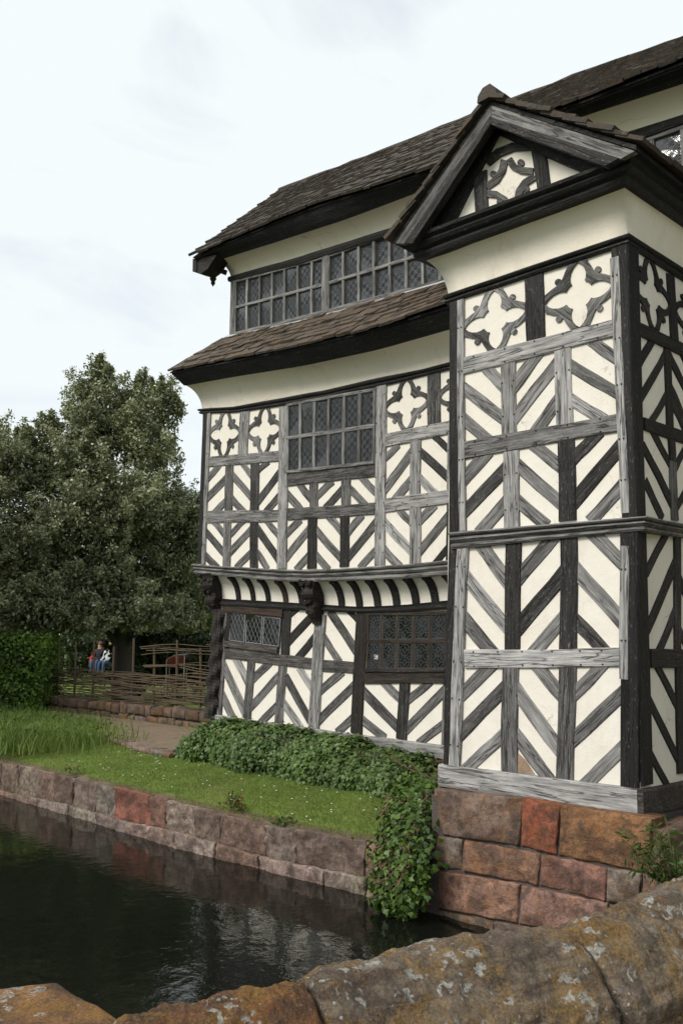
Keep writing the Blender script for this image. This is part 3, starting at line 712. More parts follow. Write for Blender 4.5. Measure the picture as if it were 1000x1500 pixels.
# ---------------------------------------------------------------- windows
def window(name, q, n, cols, rows, glass, tone, fw_=.05, mw_=.035, proud=.03, inset=.0, colw=None, lead=None, leadmat=None, leadw=.006, brown=0., lab=None):
    """q TL,TR,BR,BL world points of the outer frame; frame, mullions, transoms, panes, leads"""
    tl, tr, br, bl = q
    o = beam3(name, tl + (bl - tl) * 0 + Vector((0, 0, -fw_ / 2)), tr + Vector((0, 0, -fw_ / 2)), fw_, fw_, n, tone, proud, brown)
    par = o
    sub = lambda nm, a, b, w, pr, t=tone: beam3(nm, a, b, w, w, n, t, pr, brown, parent=par, wob=.002)
    sub('frame_bottom', bl + Vector((0, 0, fw_ / 2)), br + Vector((0, 0, fw_ / 2)), fw_, proud + .004)
    ax = (tr - tl).normalized()
    sub('frame_side', tl + ax * fw_ / 2, bl + ax * fw_ / 2, fw_, proud - .003); sub('frame_side', tr - ax * fw_ / 2, br - ax * fw_ / 2, fw_, proud - .003)
    us = colw or [i / cols for i in range(cols + 1)]
    vs_ = [j / rows for j in range(rows + 1)]
    for u in us[1:-1]: sub('mullion', bil(q, u, 1), bil(q, u, 0), mw_, proud - .006, tone + random.uniform(-.1, .1))
    for v in vs_[1:-1]: sub('transom', bil(q, 0, v), bil(q, 1, v), mw_, proud - .002)
    for i in range(cols):
        for j in range(rows):
            Q = [bil(q, us[i], vs_[j + 1]), bil(q, us[i + 1], vs_[j + 1]), bil(q, us[i + 1], vs_[j]), bil(q, us[i], vs_[j])]
            c = sum(Q, Vector()) / 4; mwp = frame(c, Q[1] - Q[0], n); inv = mwp.inverted()
            tx, ty = random.uniform(-.06, .06), random.uniform(-.06, .06)
            loc = [inv @ p for p in Q]
            V = [(p.x, p.y, inset + tx * p.x + ty * p.y + .004) for p in loc] + [(p.x, p.y, inset - .006) for p in loc]
            hpart('pane', V, [(3, 2, 1, 0), (4, 5, 6, 7), (0, 1, 5, 4), (1, 2, 6, 5), (2, 3, 7, 6), (3, 0, 4, 7)], glass, mwp, parent=par)
            fix_normals(par.children[-1].data) if False else None
            if lead:
                m1 = mw_ * .55; W_ = (Q[1] - Q[0]).length; H_ = (Q[0] - Q[3]).length; mu, mv = m1 / W_, m1 / H_
                lead_mesh(Q, n, lead(W_, H_), leadmat, leadw, inset + .016, par, mu, mv)
    return o
def lead_mesh(Q, n, segs, mat, w, off, par, mu=0, mv=0):
    V, Fc = [], []
    for (u0, v0, u1, v1, *kw) in segs:
        ww = kw[0] if kw else w
        a = bil(Q, mu + u0 * (1 - 2 * mu), mv + v0 * (1 - 2 * mv)); b = bil(Q, mu + u1 * (1 - 2 * mu), mv + v1 * (1 - 2 * mv))
        d = (b - a).normalized(); s = n.cross(d) * ww / 2; b0 = len(V); o_ = n * off
        V += [a - s + o_ - n * .006, a + s + o_ - n * .006, a + s * .6 + o_, a - s * .6 + o_, b - s + o_ - n * .006, b + s + o_ - n * .006, b + s * .6 + o_, b - s * .6 + o_]
        Fc += [(b0, b0 + 4, b0 + 7, b0 + 3), (b0 + 3, b0 + 7, b0 + 6, b0 + 2), (b0 + 2, b0 + 6, b0 + 5, b0 + 1)]
    o = hpart('lead_cames', V, Fc, mat, parent=par); o['kind'] = 'stuff'
def diamond(W, H):
    S = []; nx = 4; ny = max(2, round(nx * H / W * .62))
    def clip(u0, v0, u1, v1):
        ts_ = [0, 1]
        t0, t1 = 0., 1.
        for p, qv in ((-(u1 - u0), u0), (u1 - u0, 1 - u0), (-(v1 - v0), v0), (v1 - v0, 1 - v0)):
            if abs(p) < 1e-9:
                if qv < 0: return None
            else:
                r = qv / p
                if p < 0: t0 = max(t0, r)
                else: t1 = min(t1, r)
        if t0 >= t1: return None
        return (u0 + (u1 - u0) * t0, v0 + (v1 - v0) * t0, u0 + (u1 - u0) * t1, v0 + (v1 - v0) * t1)
    for k in range(-ny, nx + 1):
        for s in (1, -1):
            u0 = k / nx; u1 = u0 + ny / nx
            seg = (u0, 0, u1, 1) if s > 0 else (u1, 0, u0, 1)
            c = clip(*seg)
            if c: S.append(c)
    S += [(0, 0, 1, 0, .022), (0, 1, 1, 1, .022), (0, 0, 0, 1, .022), (1, 0, 1, 1, .022)]
    return S
def octo(W, H):
    S = []; a = .3; cells = 2
    for r in range(cells):
        v0, v1 = r / cells, (r + 1) / cells; h = v1 - v0
        o8 = [(a, 0), (1 - a, 0), (1, a), (1, 1 - a), (1 - a, 1), (a, 1), (0, 1 - a), (0, a)]
        o8 = [(.14 + .72 * x, v0 + h * (.06 + .88 * y)) for x, y in o8]
        for i in range(8): S.append((*o8[i], *o8[(i + 1) % 8]))
        ins = [(.5, .25), (.75, .5), (.5, .75), (.25, .5)]; ins = [(.14 + .72 * x, v0 + h * (.06 + .88 * y)) for x, y in ins]
        for i in range(4): S.append((*ins[i], *ins[(i + 1) % 4]))
        S += [(*ins[0], .5, v0), (*ins[2], .5, v1), (*ins[1], 1, v0 + h / 2), (*ins[3], 0, v0 + h / 2), (*o8[7], 0, v0 + h * .2), (*o8[6], 0, v1 - h * .2), (*o8[2], 1, v0 + h * .2), (*o8[3], 1, v1 - h * .2)]
    S += [(0, .5, .14, .5), (.86, .5, 1, .5)]
    S += [(0, 0, 1, 0, .012), (0, 1, 1, 1, .012), (0, 0, 0, 1, .012), (1, 0, 1, 1, .012)]
    return S
def fine_lat(W, H):
    S = []; nx = max(3, round(W / .085)); ny = max(3, round(H / .085))
    for j in range(ny):
        for i in range(nx):
            u0, u1, v0, v1 = i / nx, (i + 1) / nx, j / ny, (j + 1) / ny; um, vm = (u0 + u1) / 2, (v0 + v1) / 2
            if (i + j) % 2: S += [(u0, v0, um, vm), (um, vm, u1, v1), (u0, v1, u1, v0)]
            else: S += [(u0, vm, um, v1), (um, v1, u1, vm), (u1, vm, um, v0), (um, v0, u0, vm)]
    return S
# upper floor window
window('window', pp(PU, cp('M2', 108, 205), cp('M2', 764, 92), cp('M2', 752, 650), cp('M2', 108, 722)), PU.n, 6, 2, GL_UP, .5, .06, .07, .05, .010, lead=fine_lat, leadmat=LEADU, leadw=.009)
# ---------------------------------------------------------------- jetty: moulding, cove with ribs, brackets
jt = line_fn(pp(PU, (285.6, 826), (320, 829), (408, 834), (456, 835.5), (480, 835), (540, 831), (600, 827), (669, 820)))
jb = line_fn(pp(PU, (288, 840), (350, 846), (408, 851), (456, 853), (480, 851.5), (540, 850), (600, 847), (669, 841)))
Xj0 = PU.at(290, 826).x
sweep('jetty_moulding', [Vector((Xj0, 13, jt(Xj0).z))] + [jt(lerp(Xj0, XR, t)) for t in ts], [Vector((Xj0, 13, jb(Xj0).z))] + [jb(lerp(Xj0, XR, t)) for t in ts], MOULD, OAK, (.46, 0, .4, 1))
rb = line_fn(pp(PG, (325, 877), (400, 881), (460, 885), (528, 889), (600, 886), (665, 879)))       # top of the black rail
rbb = line_fn(pp(PG, (325, 888), (400, 892), (460, 895), (528, 898), (600, 897), (665, 892)))
Xg0 = PG.at(322, 880).x
jc_b = [rb(lerp(Xg0, XR, t)) for t in ts]; jc_t = [jb(lerp(Xj0 + .1, XR, t)) + Vector((0, .0, .03)) for t in ts]
cove('jetty_cove', jc_b, jc_t, PLASTER, 10, 2)
sweep('black_rail', [rb(lerp(Xg0, XR, t)) for t in ts], [rbb(lerp(Xg0, XR, t)) for t in ts], [(-.05, 0), (.05, 0), (.07, .3), (.06, .6), (.035, .7), (.05, 1), (-.05, 1)], OAK, (.03, 0, .4, 1))
def rib(xt, xb, w, tone=.03, brown=0.):
    """curved rib following the cove; xt/xb top and bottom photo x"""
    T = jb(PU.at(xt, 848).x) ; B = rb(PG.at(xb, 882).x); B.x = lerp(B.x, T.x, .5); T.x = B.x
    V = []; Fc = []; S = 8
    for s in range(S + 1):
        a = s / S * math.pi / 2; o = (1 - math.cos(a)) * .85 + .15 * s / S; z = math.sin(a) * .8 + .2 * s / S
        p = Vector((B.x, lerp(B.y, T.y, o), lerp(B.z, T.z, z)))
        nrm = Vector((0, -math.cos(a), -math.sin(a))); hw = w / 2
        V += [p + Vector((-hw, 0, 0)) - nrm * .04, p + Vector((-hw, 0, 0)) + nrm * .035, p + Vector((hw, 0, 0)) + nrm * .035, p + Vector((hw, 0, 0)) - nrm * .04]
    for s in range(S):
        for k in range(4): a = s * 4 + k; b = s * 4 + (k + 1) % 4; Fc.append((a, b, b + 4, a + 4))
    Fc += [(0, 1, 2, 3), (S * 4 + 3, S * 4 + 2, S * 4 + 1, S * 4)]
    c = sum(V, Vector()) / len(V)
    o = hpart('jetty_rib', [v - c for v in V], Fc, OAK, Matrix.Translation(c), False, (tone, brown, 0, 1)); fix_normals(o.data)
for xt, xb in [(338, 347.5), (360, 369), (382, 391), (408, 416), (430, 440), (488, 499), (514, 525), (541, 551), (568, 579.5), (597, 607), (625, 635), (655, 664)]:
    rib(xt, xb, .115 if xt < 460 else .13, .03 if xt != 408 else .06, 0 if xt != 408 else .5)
def console(name, X, w, topz, botz, y0, y1):
    """carved bracket: lobed scroll profile from the jetty edge back to the post, with carved bosses"""
    bm = bmesh.new()
    S = 16; rows = []
    for s in range(S + 1):
        t = s / S; z = lerp(topz, botz, t)
        yo = lerp(y0, y1, t ** 1.3) + .035 * math.sin(t * 15); ww = w * (1 - .35 * t) * (1 + .10 * math.sin(t * 21 + 1))
        rows.append([bm.verts.new((X + ww * (u - .5) + .012 * math.sin(7 * u + 5 * t), yo - .03 * math.sin(math.pi * u) - .02 * abs(math.sin(u * 9)), z)) for u in np.linspace(0, 1, 9)])
    back = [[bm.verts.new((X + w * .5 * sgn * (1 - .35 * s / S), y1 + .12, lerp(topz, botz, s / S))) for sgn in (-1, 1)] for s in range(S + 1)]
    for s in range(S):
        for k in range(8): bm.faces.new((rows[s][k], rows[s][k + 1], rows[s + 1][k + 1], rows[s + 1][k]))
        bm.faces.new((back[s][0], rows[s][0], rows[s + 1][0], back[s + 1][0])); bm.faces.new((rows[s][8], back[s][1], back[s + 1][1], rows[s + 1][8]))
    bm.faces.new([back[0][0]] + [back[0][1]] + rows[0][::-1]); bm.faces.new([back[S][1], back[S][0]] + rows[S])
    for k in range(14):
        t = random.random(); p = Vector((X + random.uniform(-.4, .4) * w * (1 - .35 * t), lerp(y0, y1, t ** 1.3) - .03, lerp(topz, botz, t)))
        bmesh.ops.create_icosphere(bm, subdivisions=1, radius=random.uniform(.03, .055), matrix=Matrix.Translation(p))
    c = Vector((X, (y0 + y1) / 2, (topz + botz) / 2))
    for v in bm.verts: v.co -= c
    bmesh.ops.recalc_face_normals(bm, faces=bm.faces)
    me = bpy.data.meshes.new(name); bm.to_mesh(me); bm.free(); me.materials.append(OAK)
    o = bpy.data.objects.new(name, me); link(o); o.parent = house; o.matrix_parent_inverse = HINV; o.matrix_basis = Matrix.Translation(c); o.color = (.05, .15, 0, 1)
Xb = PG.at(466, 880).x
console('carved_bracket', Xb + .02, .34, jb(Xb).z + .02, PG.at(470, 915).z, YU - .06, YG - .06)
Xc_ = PG.at(320, 890).x
console('carved_bracket', Xc_ - .05, .44, jb(Xc_).z + .02, PG.at(320, 897).z, YU - .05, YG - .06)
# ---------------------------------------------------------------- ground floor wall
gq = [PG.at(322, 878), Vector((XR, YG, rb(XR).z)), Vector((XR, YG, PG.at(655, 1105).z - .1)), PG.at(314, 1062)]
wall_quad('plaster_wall', gq, PG.n, PLASTER, 0, 60, 30)
wall_quad('plaster_wall', [Vector((gq[0].x, 15, gq[0].z)), gq[0], gq[3], Vector((gq[3].x, 15, gq[3].z))], Vector((-1, 0, 0)), PLASTER, -.01, 10, 10)
# corner post with rope carving
bm = bmesh.new(); a_, b_ = PG.at(323, 893), PG.at(312.5, 1052); S = 40; rings = []
for s in range(S + 1):
    t = s / S; c_ = lerp(a_, b_, t) + Vector((.03 * math.sin(t * 5), -.04, 0)); ring = []
    for k in range(10):
        an = k / 10 * 2 * math.pi; r = .17 * (1 + .16 * math.sin(2 * an + t * 38)) + .01 * math.sin(31 * t + k)
        ring.append(bm.verts.new((c_.x + r * math.cos(an), c_.y + r * .7 * math.sin(an), c_.z)))
    rings.append(ring)
for s in range(S):
    for k in range(10): bm.faces.new((rings[s][k], rings[s][(k + 1) % 10], rings[s + 1][(k + 1) % 10], rings[s + 1][k]))
bm.faces.new(rings[0]); bm.faces.new(rings[-1][::-1])
bmesh.ops.recalc_face_normals(bm, faces=bm.faces); cc = (a_ + b_) / 2
mwc = frame(cc, b_ - a_, Vector((0, -1, 0))); inv = mwc.inverted()
for v in bm.verts: v.co = inv @ v.co
me = bpy.data.meshes.new('corner_post'); bm.to_mesh(me); bm.free(); me.materials.append(OAK)
o = bpy.data.objects.new('corner_post', me); link(o); o.parent = house; o.matrix_parent_inverse = HINV; o.matrix_basis = mwc; o.color = (.12, .1, 0, 1); o['label'] = 'twisted rope-carved corner post'
beam('facing_board', 'L1', PG, 262, 470, 216, 1250, 22, .42, .03)
beam('rail', 'L1', PG, 240, 782, 900, 862, 82, .26, RA, brown=.12, peg=.4)
beams('post', 'L1', PG, [(705, 450, 690, 800, 62, .09), (443, 835, 412, 1265, 56, .36), (673, 870, 642, 1300, 62, .4)], 58, .3, PO, 0, peg=.5)
beam('main_post', 'L2', PG, 353, 450, 300, 1285, 78, .58, .034, peg=.5)
beam('main_post', 'L2', PG, 658, 420, 612, 1325, 82, .08, .034, brown=.1)
beam('rail', 'L2', PG, 365, 826, 612, 842, 86, .3, RA, brown=.05)
beams('brace', 'L1', PG, [(720, 690, 905, 495, 60, .14), (795, 805, 900, 680, 56, .14), (728, 500, 790, 445, 45, .1), (330, 830, 402, 970, 55, .72), (245, 890, 385, 1200, 56), (215, 1070, 300, 1245), (470, 960, 575, 855), (445, 1170, 635, 960), (520, 1285, 622, 1180),
    (800, 910, 878, 1030, 50, .72), (705, 985, 858, 1255), (688, 1165, 790, 1315, 55, .7)], 56, .36, DG)
beams('brace', 'L2', PG, [(430, 450, 612, 725, 60, .3), (385, 640, 475, 785, 52, .4), (360, 1000, 490, 885, 60, .4), (345, 1220, 600, 965, 62, .3), (490, 1300, 590, 1205, 60, .35), (560, 430, 625, 500, 40, .1)], 58, .36, DG)
beams('brace', 'L3', PG, [(260, 880, 362, 980, 60, .45), (120, 950, 345, 1180, 68, .3), (105, 1140, 240, 1250, 60, .4), (440, 985, 565, 880, 58, .3), (430, 1190, 675, 935, 68, .4), (520, 1290, 668, 1170, 60, .35)], 60, .36, DG)
beams('post', 'L3', PG, [(404, 860, 380, 1275, 76, .2), (700, 880, 682, 1330, 46, .42), (900, 300, 870, 1350, 60, .4)], 60, .3, PO, 0)
beam('rail', 'L3', PG, 120, 838, 900, 832, 86, .13, RA + .006, brown=.25)
sweep('sill_beam', ext_line(pp(PG, (312, 1046), (400, 1059), (510, 1074), (653, 1092)), XR), ext_line(pp(PG, (312, 1061), (400, 1074), (510, 1093), (653, 1113)), XR), SILLP, OAK, (.6, 0, .2, 1), jit=.006)
# ground floor windows
beam('window_head', 'L1', PG, 240, 455, 680, 492, 58, .08, .05, brown=.5)
window('window', pp(PG, cp('L1', 288, 478), cp('L1', 668, 520), cp('L1', 652, 748), cp('L1', 280, 700)), PG.n, 3, 1, GL_DK, .08, .03, .05, .03, .012, lead=diamond, leadmat=LEADL, leadw=.006, brown=.3)
beam('window_sill', 'L1', PG, 256, 716, 648, 762, 42, .26, .075, brown=.25)
beam('window_jamb', 'L1', PG, 282, 470, 262, 740, 40, .06, .03)
window('window', pp(PG, cp('L3', 140, 372), cp('L3', 718, 365), cp('L3', 705, 790), cp('L3', 132, 792)), PG.n, 5, 2, GL_DK, .07, .06, .07, .04, .012, lead=octo, leadmat=LEADM, leadw=.009, brown=.35)
beam('window_sill', 'L3', PG, 130, 785, 700, 783, 28, .2, .06)
beam('post', 'L3', PG, 735, 350, 712, 900, 48, .04, .05)
poly_prism('white_card', pp(PG, cp('L3', 186, 672), cp('L3', 214, 674), cp('L3', 212, 768), cp('L3', 184, 766)), PG.n, .0165, .0175, LEADW)
# masonry under the sill, main body of the house behind
def box(name, x0, x1, y0, y1, z0, z1, mat, parent=None, **kw):
    V = [(x, y, z) for z in (z0, z1) for y in (y0, y1) for x in (x0, x1)]
    Fc = [(0, 2, 3, 1), (4, 5, 7, 6), (0, 1, 5, 4), (1, 3, 7, 5), (3, 2, 6, 7), (2, 0, 4, 6)]
    return hpart(name, V, Fc, mat, parent=parent, **kw) if parent is None else mesh_obj(name, V, Fc, mat, parent)
PLB = m_ground('red_footing_stone', (.28, .12, .075), (.36, .17, .11), (.2, .1, .07), 5, .02)
box('footing', gq[3].x + .02, XR, YG - .03, YG + .4, -.2, PG.at(655, 1113).z + .1, PLB)
xL = ul.x + .05
# long gallery: storey above
gh = line_fn(pp(PW, (340, 412), (440, 387), (585, 341), (940, 205), (1000, 183)))
ght = line_fn(pp(PW, (337, 406), (440, 377), (596, 328), (903, 201), (1000, 170)))
gs = line_fn(pp(PW, (345, 491), (440, 468), (645, 415)))
ct2f = line_fn(pp(PY(YW - .38), (312, 381), (400, 353), (504, 319), (636, 269), (824, 176), (1000, 118)))
XE = -.6
Xw0 = PW.at(338, 450).x
wall_quad('plaster_wall', [ght(Xw0), ght(XE), Vector((XE, YW, gs(XE).z - .2)), Vector((Xw0, YW, gs(Xw0).z - .2))], PW.n, PLASTER, -.06, 30, 8)
wall_quad('plaster_wall', [Vector((Xw0, 14.5, ght(Xw0).z)), ght(Xw0), Vector((Xw0, YW, 8.)), Vector((Xw0, 14.5, 8.))], Vector((-1, 0, 0)), PLASTER, -.01, 8, 8)
nl = 30; tl_ = [i / nl for i in range(nl + 1)]
sweep('gallery_head_beam', [ght(lerp(Xw0 - .05, XE, t)) for t in tl_], [gh(lerp(Xw0 - .05, XE, t)) for t in tl_], [(-.05, 0), (.05, 0), (.07, .5), (.05, 1), (-.05, 1)], OAK, (.04, 0, .2, 1))
XC0 = PY(YW - .38).at(316, 381).x
cb_ = [ght(lerp(Xw0 - .02, XE, t)) for t in tl_]; ctp = [ct2f(lerp(XC0, XE, t)) for t in tl_]
cove('cove', [Vector((cb_[0].x, 14.5, cb_[0].z))] + cb_, [Vector((ctp[0].x, 14.5, ctp[0].z))] + ctp, nlong=2)
# window bands between posts
beam('gallery_post', 'E1', PW, 516, 355, 504, 765, 36, .42, .035)
wx = [345, 363.5, 382, 399.7, 418, 437, 457.5, 476]
def wband(xs_px, nxt):
    X = [PW.at(x, 440).x for x in xs_px] + nxt
    return X
def gal_window(Xs):
    a, b = Xs[0], Xs[-1]; us = [(x - a) / (b - a) for x in Xs]
    z = lambda f, X: Vector((X, YW, f(X).z))
    return window('gallery_window', [z(gh, a) + Vector((0, 0, .01)), z(gh, b) + Vector((0, 0, .01)), z(gs, b), z(gs, a)], PW.n, len(Xs) - 1, 2, GL_OLD, .5, .06, .062, .03, -.03, colw=us, lead=fine_lat, leadmat=LEADU, leadw=.010)
X1 = [PW.at(x, y).x for x, y in [(344, 452), (362, 450), (380.5, 446), (398.5, 440), (417, 434), (436.5, 428), (457, 424), (476, 420)]]
gal_window(X1)
pxp = PW.at(477.5, 415).x
beam3('gallery_post', Vector((pxp, YW, gs(pxp).z)), Vector((pxp, YW, gh(pxp).z)), .17, .17, PW.n, .45, .04)
X2 = [PW.at(x, 400).x for x in (480, 503, 525.5, 548, 571, 595, 619.5)]
stp = X2[-1] - X2[-2]
while X2[-1] < -6.3: X2.append(X2[-1] + stp)
gal_window(X2)
pxp = X2[-1] + .09
beam3('gallery_post', Vector((pxp, YW, gs(pxp).z)), Vector((pxp, YW, gh(pxp).z)), .17, .17, PW.n, .3, .04)
X3 = [pxp + .09 + i * .42 for i in range(13)]
gal_window(X3)
sweep('gallery_sill', [gs(lerp(Xw0 - .12, XE, t)) + Vector((0, 0, .02)) for t in tl_], [gs(lerp(Xw0 - .12, XE, t)) + Vector((0, 0, -.11)) for t in tl_], [(-.05, 0), (.05, 0), (.06, .7), (.04, 1), (-.05, 1)], OAK, (.36, 0, .2, 1))
# main roof
YE = YW - .6
XE1 = 1.2
me_ = line_fn(pp(PY(YE), (281, 377), (372, 338), (460, 302), (560, 272), (653, 240)) + [PY(YE).at(806, 165), PY(YE).at(1000, 90)])
Xg = PY(YE).at(281, 377).x
YRDG = Plane((Xg, 0, 0), (1, 0, 0)).at(412, 280).y
mr_ = line_fn(pp(PY(YRDG), (412, 280), (521, 240), (696, 172), (868, 106), (1000, 62)))
roof = deck('main_roof', me_, mr_, Xg + .04, Xg + .04, XE1, n=40)
lay_slates(roof, me_, mr_, lambda t: Xg, XE1 - .2, 18, .27, SM_M, 150, SLATE_M)
bk = [mr_(lerp(Xg, XE1, t)) for t in (0, .5, 1)]
hpart('roof_back', [bk[0], bk[1], bk[2], bk[2] + Vector((0, 2.9, -2.9)), bk[1] + Vector((0, 2.9, -2.9)), bk[0] + Vector((0, 2.9, -2.9))], [(0, 1, 4, 5), (1, 2, 3, 4)], SLATE_M)
ridge_pts = [mr_(x) for x in np.linspace(Xg, XE1, 40)]
sweep('ridge_tiles', [p + Vector((0, 0, .09)) for p in ridge_pts], [p + Vector((0, 0, -.03)) for p in ridge_pts], [(-.14, -.3), (-.11, .55), (0, 1), (.11, .55), (.14, -.3)], SLATE_M, (1, 1, 1, 1), jit=.012)
fts = [me_(lerp(Xg + .05, XE, t)) for t in tl_]; fbs = [ct2f(lerp(XC0, XE, t)) + Vector((0, -.02, 0)) for t in tl_]
fascia('eaves_fascia', fts, fbs)
# gable end closing wall, verge board and pendant
poly_prism('gable_plaster', [Vector((Xw0 + .05, YW, ght(Xw0).z)), Vector((Xw0 + .05, YRDG + 2, ght(Xw0).z)), Vector((Xw0 + .05, YRDG, mr_(Xw0).z - .15)), Vector((Xw0 + .05, YW, ght(Xw0).z + .7))], Vector((-1, 0, 0)), -.05, 0, PLASTER)
V1, V2 = me_(Xg + .08) + Vector((0, .05, -.06)), mr_(Xg + .08) + Vector((0, 0, -.06))
poly_prism('verge_board', [V1, V2, V2 + Vector((0, 0, -.26)), V1 + Vector((0, 0, -.26))], Vector((-1, 0, 0)), -.03, .03, OAK, (.05, 0, 0, 1))
ve = pp(PY(YE + .12), cp('E1', 225, 200), cp('E1', 400, 170), cp('E1', 335, 270), cp('E1', 285, 308), cp('E1', 224, 292))
poly_prism('purlin_end', ve, Vector((0, -1, 0)), -.3, .05, OAK, (.06, .1, 0, 1))
pd = PY(YE + .42).at(*cp('E1', 362, 262)); bm = bmesh.new(); prof = [(.10, .02), (.11, -.05), (.07, -.09), (.09, -.13), (.05, -.19), (.075, -.24), (.04, -.3), (.05, -.34), (.0, -.42)]
rings = [[bm.verts.new((r * math.cos(a), r * math.sin(a), z)) for a in [k * math.pi / 5 for k in range(10)]] for r, z in prof]
for i in range(len(prof) - 1):
    for k in range(10): bm.faces.new((rings[i][k], rings[i][(k + 1) % 10], rings[i + 1][(k + 1) % 10], rings[i + 1][k]))
me = bpy.data.meshes.new('pendant'); bmesh.ops.recalc_face_normals(bm, faces=bm.faces); bm.to_mesh(me); bm.free(); me.materials.append(OAK)
o = bpy.data.objects.new('pendant', me); link(o); o.parent = house; o.matrix_parent_inverse = HINV; o.matrix_basis = Matrix.Translation(pd); o.color = (.06, .2, 0, 1)
pa, pb = PY(YE + .4).at(*cp('E1', 340, 240)), PY(YE + .4).at(*cp('E1', 452, 296))
beam3('pendant_arm', pa, pb, .12, .1, Vector((0, -1, 0)), .05, .06)
# rest of the house to the right of the bay: plain wall with posts
Xs0 = ARB.x - .05
wall_quad('plaster_wall', [Vector((Xs0, YU + .1, 7.)), Vector((XE, YU + .1, 7.)), Vector((XE, YU + .1, .3)), Vector((Xs0, YU + .1, .3))], Vector((0, -1, 0)), PLASTER, 0, 12, 16)
for X in np.arange(Xs0 + .5, XE, .75):
    beam3('post', Vector((X, YU + .1, .4)), Vector((X, YU + .1, 6.8)), .2, .2, Vector((0, -1, 0)), .2, .02)
for z in (.7, 2.2, 3.7, 5.2, 6.7):
    beam3('rail', Vector((Xs0, YU + .1, z)), Vector((XE, YU + .1, z)), .2, .2, Vector((0, -1, 0)), .2, .03)
pentr = deck('pent_roof', lambda X: Vector((X, 9.5, 7.3)), lambda X: Vector((X, YW, 8.2)), ctR.x + .2, ctR.x + .2, XE, n=4)
# bay roof: slates seen edge on
def bay_slates(roof, a, b, sgn):
    up_d = (b - a); Ls = up_d.length; ud = up_d.normalized(); nr = Vector((0, 1, 0)).cross(ud)
    if nr.z < 0: nr = -nr
    SV, SF = [], []; nco = 12
    for c in range(nco):
        Y = YB0 - random.uniform(.02, .07); first = True
        while Y < 11.6:
            w = .3 * random.uniform(.7, 1.4); p = a + ud * (c / nco * Ls - .03) + nr * (.085 + random.uniform(-.005, .014)); e = a + ud * min(Ls, (c + 1.6) / nco * Ls) + nr * .055
            yd = (e - p); mw = Matrix((Vector((0, w - .006, 0)) * (1 if sgn > 0 else -1), yd, nr)).transposed().to_4x4(); mw.translation = Vector((p.x, Y + w / 2, p.z))
            mm = random.choice(SM_M)
            b0 = len(SV); SV += [mw @ v.co for v in mm.vertices]; SF += [tuple(b0 + i for i in q_.vertices) for q_ in mm.polygons]
            Y += w
    o = hpart('slates', SV, SF, SLATE_M, parent=roof); o['kind'] = 'stuff'; fix_normals(o.data)
bay_slates(gr1, Vector((lf_o.x - .02, 0, lf_o.z)), Vector((ap_o.x, 0, ap_o.z)), 1)
bay_slates(gr2, Vector((rf_o.x + .02, 0, rf_o.z)), Vector((ap_o.x, 0, ap_o.z)), -1)
sweep('ridge_stone', [Vector((ap_o.x, Y, ap_o.z + .21)) for Y in (YB0 - .06, YB0 + .4, 9, 11.5)], [Vector((ap_o.x, Y, ap_o.z + .08)) for Y in (YB0 - .06, YB0 + .4, 9, 11.5)], [(-.13, -.2), (-.12, .4), (-.05, .95), (.05, 1), (.12, .4), (.13, -.2)], SLATE_M, (1, 1, 1, 1), jit=.01)
for k, (V, Fc) in pegs.items():
    o = hpart('pegs', V, Fc, IRON); o['kind'] = 'stuff'

